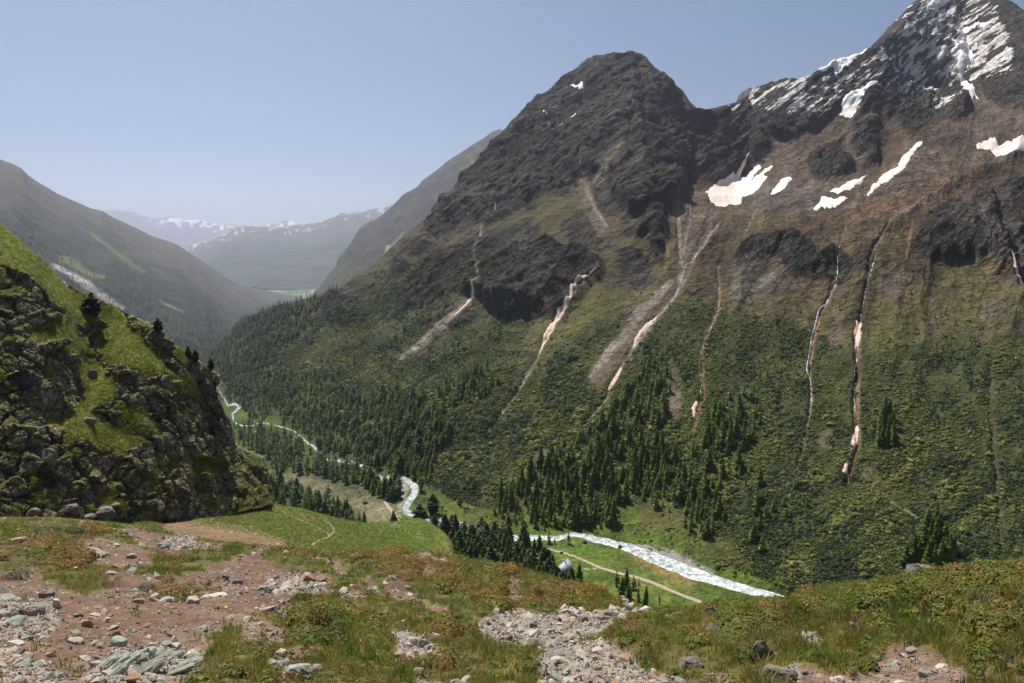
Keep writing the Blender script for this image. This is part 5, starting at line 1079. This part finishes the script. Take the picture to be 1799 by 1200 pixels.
for i in big:
    lb, gr = zone(gx[i], gy[i]); szw = 'large ' if gsz[i]/Pg[i][1] > .011 else 'medium ' if gsz[i]/Pg[i][1] > .0085 else 'small '; lb = szw+{'pale': 'pale grey ', 'green': 'greenish ', 'dark': 'dark ', 'rust': 'rust brown '}[tones[tn[i]]]+lb.replace('angular pale stone', 'angular stone').replace('loose ', '').replace('bare ', ''); yb = int((gy[i]-900)/26); lb = lb+(' near '+('the slope edge', 'the slope edge', 'the slope edge', 'the path hollow', 'the path hollow', 'its far side', 'its far side', 'its middle', 'its middle', 'its near side', 'the picture edge', 'the picture edge')[max(0, min(11, yb))]); lb = ' '.join(lb.split()[:16]); o = link('loose_stone', random.choice(SMALL[tones[tn[i]]])); s = float(gsz[i])*1.3; o.location = Pg[i]+np.array([0, 0, s*.1])
    o.scale = (s, s*rng.uniform(.8, 1.2), s*rng.uniform(.7, 1.1)); o.rotation_euler = (rng.uniform(-.4, .4), rng.uniform(-.4, .4), rng.uniform(0, 6.28)); tag(o, lb, 'stone', gr)
srcs = [bpy.data.objects['stone'], bpy.data.objects['stone.001'], bpy.data.objects['stone.002'], bpy.data.objects['stone.003']]
srcs = []
for k, (tone, (sx, sy), lb) in enumerate([('pale',(1005,1125),'grey white stone in the upper half of the gravel chute'),('pale',(905,1110),'cream stone at the head of the gravel chute'),('green',(35,1150),'greenish stone in the rubble by the lower picture edge'),('rust',(300,1100),'rusty stone alone on the red earth'),('dark',(1010,1180),'dark stone low in the gravel chute'),('pale',(500,1035),'light stone on the gravel heap')]):
    o = link('loose_stone', SMALL[tone][k % 4]); P = FORE.at([sx], [sy])[0]; o.location = P; s = 13*P[1]/FPX; o.scale = (s, s, s); tag(o, lb, 'stone'); srcs.append(o)
m_ = ~isb; nb_ = m_.sum(); sg = gsz[m_]*1.35
scatter('gravel', Pg[m_]+np.array([0, 0, .004]), rng.uniform(-.5, 6, (nb_, 3))*np.array([.15, .15, 1]), np.stack([sg, sg*rng.uniform(.7, 1.2, nb_), sg*rng.uniform(.7, 1.2, nb_)], 1), rng.choice([0, 1, 0, 1, 2, 3, 4, 5, 5], nb_), srcs)
tag(bpy.data.objects['gravel'], 'gravel and small stones covering the bare ground at the viewpoint', kind='stuff')
# stones on the red scree, the shoulder and the crag ledges
prM = np.clip(red*.8+.02+.5*sample(polys([(1.,(400,925),(500,945),(560,968),(480,968),(380,955))], 5), mx, my), 0, 1)
Pm, a, b = pick(MEAD, 1700, prM, seed=8); nm_ = len(Pm); sm_ = (1.4*(1-rng.random(nm_))**-.4)*Pm[:, 1]/FPX
Pc, a, b = pick(CRAG, 2600, .08+.5*sstep(.3, .6, cgs[:CRAG.top] if cgs.shape[0] > CRAG.top else cgs)[:CRAG.top].repeat(1, 0) if False else np.full(CRAG.PX.shape, .5), seed=9); nc_ = len(Pc); sc3 = (1.6*(1-rng.random(nc_))**-.4)*Pc[:, 1]/FPX
# boulders of the riverside meadow
prR = sample(polys([(1.,(905,960),(960,975),(1050,1000),(1130,1030),(1230,1075),(1180,1080),(1060,1050),(960,1010)),(.8,(1150,1000),(1380,1058),(1300,1085),(1180,1040)),(.25,(940,950),(1100,985),(1200,1040),(1000,990)),
  (.8,(1100,900),(1250,900),(1300,990),(1200,980)),(.9,(480,830),(690,870),(700,915),(560,880)),(.35,(1300,800),(1800,900),(1800,1000),(1350,1020))], 6), PX, PY)*(allsnow < 0)
Pr, a, b = pick(MTN, 1600, prR*.5, seed=10); nr_ = len(Pr); sr_ = np.minimum(1.0*(1-rng.random(nr_))**-.38, 4)*Pr[:, 1]/FPX*.9
allP = np.concatenate([Pm, Pc, Pr]); allS = np.concatenate([sm_, sc3, sr_])*1.2; allS = np.minimum(allS, 8*np.maximum(allP[:, 1], 20)/FPX)
idx = np.concatenate([rng.choice([3, 1, 5, 3], nm_), rng.choice([0, 4, 4, 2], nc_), rng.choice([0, 5, 4], nr_)])
scatter('scattered_rocks', allP, rng.uniform(-.5, 6, (len(allP), 3))*np.array([.1, .1, 1]), np.stack([allS, allS*rng.uniform(.7, 1.2, len(allS)), allS*rng.uniform(.7, 1.1, len(allS))], 1), idx, srcs)
tag(bpy.data.objects['scattered_rocks'], 'small rocks strewn over the meadow, crag and valley floor', kind='stuff')
for a, b, w, h, lb in [(1006,959,7,5,'pale boulder on the meadow between road and river'),(988,984,10,3,'flat pale rock beside the hut roof'),(987,972,6,5,'dark boulder on the verge of the farm road'),(1237,1062,7,6,'dark boulder beside the lower end of the farm road')]:
    put_stone(MTN, a, b, w, h, 'dark' if 'dark' in lb else 'pale', lb, name='boulder', sub=1, seed=a, cat='boulder')

# --- grass and heath at the viewpoint
M_STRAW = leaf_mat('straw_blades', [(.34,.26,.10), (.22,.19,.06), (.40,.30,.13)], trans=.4)
M_GRASSD = leaf_mat('dark_grass_blades', [(.09,.14,.022), (.13,.18,.028)], trans=.45)
M_HEATHG = leaf_mat('green_heath_leaves', [(.12,.16,.022), (.20,.20,.03), (.08,.105,.02), (.16,.19,.028)], trans=.3)
M_HEATHO = leaf_mat('orange_heath_leaves', [(.25,.15,.03), (.17,.12,.03), (.30,.19,.04), (.19,.09,.03), (.14,.12,.03)], trans=.3)
M_GRASS = leaf_mat('grass_blades', [(.12,.165,.025), (.25,.22,.05), (.16,.20,.03), (.38,.29,.10), (.13,.17,.028), (.30,.23,.06)], trans=.45, rough=.55)
M_HEATH = leaf_mat('heath_leaves', [(.09,.115,.02), (.20,.15,.03), (.16,.16,.028), (.25,.14,.03), (.07,.085,.02), (.24,.21,.04)], trans=.3)
M_JUN = leaf_mat('juniper_leaves', [(.05,.07,.02), (.04,.055,.018)], trans=.2)
M_JUNO = leaf_mat('orange_juniper_leaves', [(.19,.11,.022), (.13,.10,.022)], trans=.25)
M_DRY = leaf_mat('dry_twigs', [(.15,.085,.06), (.22,.15,.10), (.12,.06,.045)], trans=.1)
def tuft(seed, n=16, sp=.35, mat=None, name='grass_tuft'):
    r = random.Random(seed); V, F = [], []
    for k in range(n):
        a = r.random()*6.28; d = r.random()**.7*sp; l = r.uniform(.5, 1.); lean = r.uniform(.1, .7); w = r.uniform(.018, .035); bx, by = math.cos(a)*d, math.sin(a)*d; a2 = a+r.uniform(-.9, .9)
        ux, uy = math.cos(a2), math.sin(a2); sx, sy = -uy*w, ux*w; i = len(V)
        for t, ww in ((0, 1.), (.5, .8)):
            h = l*t; o = lean*l*t*t; V += [(bx+ux*o+sx*ww, by+uy*o+sy*ww, h-.03), (bx+ux*o-sx*ww, by+uy*o-sy*ww, h-.03)]
        V.append((bx+ux*lean*l, by+uy*lean*l, l*(1-.25*lean))); F += [(i, i+1, i+3), (i, i+3, i+2), (i+2, i+3, i+4)]
    return mesh_np(name, np.array(V), np.array(F), mat or M_GRASS)
def place(name, me, sh, a, b, s, label, cat, sz=None, group=None):
    o = link(name, me); P = sh.at([a], [b])[0]; k = s*P[1]/FPX; o.location = P; o.scale = (k, k, (sz or s)*P[1]/FPX); o.rotation_euler = (0, 0, random.random()*6); tag(o, label, cat, group); return o
GR = [place('grass_tuft', tuft(1400, 18, mat=M_GRASSD), FORE, 238, 1078, 26, 'dark green grass tuft on the red earth below the orange heath', 'grass tuft', 16),
      place('grass_tuft', tuft(1401, 14, .5), FORE, 700, 1170, 24, 'short grass tuft on the bank below the pair of stones', 'grass tuft', 14),
      place('grass_tuft', tuft(1402, 22, .6), FORE, 430, 1160, 26, 'bushy grass tuft between red earth and olive boulder', 'grass tuft', 18),
      place('grass_tuft', tuft(1403, 16, .45, M_STRAW), FORE, 1475, 1050, 22, 'straw coloured grass tuft on the crest of the mossy hummock', 'grass tuft', 14)]
HE = [place('heath_plant', leafy(1500, 60, .6, .17, M_HEATHG), FORE, 1400, 1075, 20, 'low bilberry cushion on the front of the mossy hummock', 'plant', 14),
      place('heath_plant', leafy(1501, 70, .8, .15, M_HEATHO), FORE, 850, 1060, 18, 'orange brown heath cushion in the middle of the brown slope', 'plant', 12),
      place('heath_plant', leafy(1502, 50, .5, .2, M_HEATH), FORE, 1560, 1060, 18, 'flat heath cushion in front of the big dark boulder', 'plant', 10),
      place('dry_twigs', tuft(1503, 16, .6, M_DRY), FORE, 1500, 1105, 22, 'bare brown twigs on the shady front of the hummock', 'plant', 16)]
pg = (1-bare)*(1-.55*fh)*vis_f+.05*vis_f*sstep(0, .4, n2(fx, fy*1.8, 26, 3, 443))
Pt, a, b = pick(FORE, 48000, np.clip(pg*(.35+.65*sstep(-.3, .3, n2(fx, fy, 20, 3, 441))), 0, 1), seed=12); nt_ = len(Pt)
st = rng.uniform(.5, 1.35, nt_)*np.clip(.052+.004*Pt[:, 1], 0, .3)*(1+.6*np.clip(n2(FORE.PX, FORE.PY*1.7, 34, 3, 444)[a, b]*2, -.7, 1))
wv = rng.uniform(.9, 1.5, nt_)
scatter('grass', Pt-np.array([0, 0, .01]), np.stack([rng.uniform(-.15, .15, nt_), rng.uniform(-.15, .15, nt_), rng.uniform(0, 6.28, nt_)], 1), np.stack([st*wv, st*wv, st], 1), np.clip(np.round(1.4+3.2*n2(FORE.PX, FORE.PY*1.6, 60, 4, 551)[a, b]+rng.normal(0, .8, nt_)), 0, 3), GR)
tag(bpy.data.objects['grass'], 'green and straw coloured alpine grass over the slope at the viewpoint', kind='stuff')
ph = fh*(1-bare*.85)*vis_f*(.4+.6*sstep(-.3, .2, n2(fx, fy, 24, 3, 442)))+.05*(1-bare)*vis_f
Ph, a, b = pick(FORE, 31000, np.clip(ph, 0, 1), seed=13); nh = len(Ph)
sh_ = rng.uniform(.6, 1.3, nh)*np.clip(.05+.0065*Ph[:, 1], 0, .45)
tw = (FORE.PY[a, b] > 1085) & (FORE.PX[a, b] > 1300)
sh_ = sh_*(1+.8*np.clip(n2(FORE.PX, FORE.PY*1.7, 30, 3, 445)[a, b]*2, -.6, 1))
scatter('heath', Ph, np.stack([rng.uniform(-.2, .2, nh), rng.uniform(-.2, .2, nh), rng.uniform(0, 6.28, nh)], 1), np.stack([sh_, sh_, sh_*.9], 1), np.where(tw & (n2(FORE.PX, FORE.PY*1.5, 50, 3, 552)[a, b]+rng.normal(0, .3, nh) > 0), 3, np.array([0, 0, 2, 1])[np.clip(np.round(1.0+(.5+.9*(FORE.P[a, b, 1] > 18))*(FORE.PX[a, b] < 1120)+3.*n2(FORE.PX, FORE.PY*2, 40, 4, 553)[a, b]+rng.normal(0, .6, nh)), 0, 3).astype(int)]), HE)
tag(bpy.data.objects['heath'], 'orange and green dwarf heath covering the slope and hummock', kind='stuff')
for a, b, s, sz, m, lb in [(560,1115,52,40,M_JUNO,'big orange brown juniper bush on the grassy bank'),(530,1085,34,26,M_JUNO,'orange juniper top behind the big juniper bush'),(590,1130,36,26,M_JUN,'dark side bush right of the big orange juniper'),(300,1045,46,18,M_JUNO,'orange juniper cushion spreading over the red earth'),
   (345,1048,34,14,M_JUNO,'orange juniper cushion beside the angular grey stone'),(255,1030,30,14,M_JUN,'dark green juniper beside the orange cushion'),(80,945,40,12,M_JUN,'dark juniper mat below the cliff foot'),(130,947,34,14,M_JUN,'thick dark juniper at the end of the mat near the path'),(30,1015,40,16,M_JUN,'dark overhanging juniper above the bare bank'),
   (605,1085,22,14,M_JUN,'small green bush between path hollow and bank'),(915,1075,30,14,M_JUNO,'brown juniper above the gravel chute'),(960,1060,30,12,M_JUNO,'rusty juniper on the slope edge over the chute')]:
    place('juniper_bush', leafy(int(a*7+b), 700, 1., .06, m, name='juniper_bush'), FORE, a, b, s*.72, lb, 'bush', sz*1.25)
# grass on the green shoulder and crag
Pk1, a, b = pick(MEAD, 9000, np.clip(MEAD.cov*.9, 0, 1)*(MEAD.PY < 980), seed=14); Pk2, a2, b2 = pick(CRAG, 22000, np.clip(CRAG.cov, 0, 1)*(CRAG.PX > -30), seed=15)
k2 = np.concatenate([Pk1, Pk2]); sk_ = rng.uniform(.6, 1.3, len(k2))*(.10+.0022*k2[:, 1])
scatter('meadow_grass', k2, np.stack([np.zeros(len(k2))]*2+[rng.uniform(0, 6.28, len(k2))], 1), np.stack([sk_*1.6, sk_*1.6, sk_*.8], 1), rng.integers(0, 3, len(k2)), GR)
tag(bpy.data.objects['meadow_grass'], 'short green grass on the shoulder and the crag ledges', kind='stuff')
# flowers
M_FY, M_FP = simple_mat('yellow_petals', (.7,.6,.05), (.8,.7,.1), 5), simple_mat('pink_petals', (.55,.08,.35), (.65,.12,.42), 5)
def flower(m, seed):
    V, F = [(0,0,1.)], []
    for k in range(6):
        a = 6.283*k/6; V += [(math.cos(a-.45)*.3, math.sin(a-.45)*.3, 1.08), (math.cos(a+.45)*.3, math.sin(a+.45)*.3, 1.08)]; F.append((0, 2*k+1, 2*k+2))
    i = len(V); V += [(.03,0,0),(-.03,0,0),(0,0,1.)]; F.append((i, i+1, i+2)); return mesh_np('flower', np.array(V), np.array(F), m)
fm = [flower(M_FY, 1), flower(M_FP, 2)]
for a, b, k, lb in [(634,1141,1,'pink flower in the grass above the stone pair'),(547,1156,1,'pink flower below the big orange juniper'),(398,1082,0,'yellow flower at the edge of the gravel heap'),(451,1086,0,'yellow flower below the pale tan slab'),(708,1099,0,'yellow flower in the grass of the brown slope'),(134,1007,0,'yellow flower in the grass over the bare bank')]:
    place('flower', fm[k], FORE, a, b, 9, lb, 'flower', 9)

# --- the hut
M_ROOF, t, bb = mat_new('sheet_metal_roof', .5, .5); bb.inputs['Metallic'].default_value = .0
tc = nd(t, 'ShaderNodeTexCoord'); n1 = noise_node(t, .6, 4, .6, tc.outputs['Object']); r_ = ramp(t, n1.outputs['Fac'], [(.3, (.36,.34,.38)), (.7, (.50,.48,.52))]); t.links.new(r_.outputs[0], bb.inputs['Base Color'])
M_WALL = simple_mat('stone_wall', (.08,.065,.05), (.16,.13,.10), 1.5, bump=.05); M_WOOD = simple_mat('old_wood', (.10,.065,.04), (.17,.11,.07), 3)
def boxes(name, bxs, mat, parent=None):
    V, F = [], []
    for (xa, xb, ya, yb, za, zb) in bxs:
        i = len(V); V += [(x, y, z) for z in (za, zb) for x, y in ((xa, ya), (xb, ya), (xb, yb), (xa, yb))]
        F += [(i, i+3, i+2, i+1), (i+4, i+5, i+6, i+7)]+[(i+k, i+(k+1) % 4, i+4+(k+1) % 4, i+4+k) for k in range(4)]
    return link(name, mesh_np(name, np.array(V, f32), np.array(F), mat), parent)
hp = MTN.at([989], [1003])[0]; hut = bpy.data.objects.new('hut', None); COL.objects.link(hut); hut.location = hp; hut.rotation_euler = (0, 0, R(-30)); hut.scale = (1.25,)*3; tag(hut, 'alpine hut with grey sheet metal gable roof on the riverside meadow', 'hut')
L, W2, H, RH = 7.4, 3.7, 2.9, 3.3
w_ = boxes('wall', [(-W2+.5, W2-.5, -L+.6, L-.6, -2, H)], M_WALL, hut)
link('gable', mesh_np('gable', np.array([(-W2+.5, s*(L-.6), H) for s in (-1, 1)]+[(W2-.5, s*(L-.6), H) for s in (-1, 1)]+[(0, s*(L-.6), H+RH*.88) for s in (-1, 1)], f32), np.array([(0, 2, 4), (1, 5, 3)]), M_WALL), w_)
for sgn in (-1, 1):
    V = [(0, -L, H+RH), (0, L, H+RH), (sgn*(W2+.3), L, H-.35), (sgn*(W2+.3), -L, H-.35)]; V += [(a, b, c-.18) for a, b, c in V]
    rf = link('roof', mesh_np('roof', np.array(V, f32), np.array([(0, 1, 2, 3), (7, 6, 5, 4), (0, 4, 5, 1), (2, 6, 7, 3), (1, 5, 6, 2), (3, 7, 4, 0)]), M_ROOF), hut)
    sl = math.atan2(RH+.35, W2+.3)
    for k in range(14):
        yk = -L+.5+k*(2*L-1)/13; o = boxes('seam', [(0, (W2+.3)/math.cos(sl), -.03, .03, 0.0, .06)], M_ROOF, rf); o.location = (0, yk, H+RH+.005); o.rotation_euler = (0, sl, 0) if sgn > 0 else (0, sl, math.pi)
door = boxes('door', [(-.6, .6, -L+.52, -L+.6, 0, 2.1)], M_WOOD, hut); boxes('handle', [(.35, .42, -L+.46, -L+.52, 1., 1.15)], M_ROOF, door)
for xk in (-2.4, 2.4):
    wv_ = boxes('window', [(xk-.5, xk+.5, -L+.54, -L+.6, 1.1, 2.0)], M_WOOD, hut)
boxes('chimney', [(.8, 1.4, 1.5, 2.1, H+1.5, H+RH+.6)], M_WALL, hut)

# --- houses of the far village
M_HW = simple_mat('pale_plaster', (.7,.66,.6), (.8,.77,.72), .1); M_HR = simple_mat('tiled_roof', (.2,.12,.10), (.3,.2,.17), .1)
for k in range(14):
    a = 505+k*3.1+random.uniform(-1, 1); b = 514.3+random.uniform(-1.6, 1.6); P = PLAIN.at([a], [b])[0]; e = bpy.data.objects.new('house', None); COL.objects.link(e); e.location = P; e.rotation_euler = (0, 0, random.random()*3)
    tag(e, 'tiny pale house in the hazy village at the end of the valley', 'house', 'houses of the far village'); s = random.uniform(9, 16)
    boxes('wall', [(-s, s, -s*.7, s*.7, -20, s)], M_HW, e)
    V = [(-s*1.1, -s*.8, s*.98), (s*1.1, -s*.8, s*.98), (s*1.1, s*.8, s*.98), (-s*1.1, s*.8, s*.98), (-s*1.1, 0, s*1.6), (s*1.1, 0, s*1.6)]
    link('roof', mesh_np('roof', np.array(V, f32), np.array([(0, 1, 5), (0, 5, 4), (3, 4, 5), (3, 5, 2), (0, 4, 3), (1, 2, 5), (0, 3, 2), (0, 2, 1)]), M_HR), e)

# --- air
m = bpy.data.materials.new('air'); m.use_nodes = True; t = m.node_tree; t.nodes.clear(); ou = nd(t, 'ShaderNodeOutputMaterial'); pv = nd(t, 'ShaderNodeVolumePrincipled')
pv.inputs['Color'].default_value = (.76, .82, 1., 1); pv.inputs['Density'].default_value = 3.5e-5; pv.inputs['Anisotropy'].default_value = .6; t.links.new(pv.outputs[0], ou.inputs['Volume'])
hz = boxes('haze', [(-24000, 12000, -300, 38000, -3600, 2600)], m); tag(hz, 'thin bluish haze filling the valley air', kind='stuff')
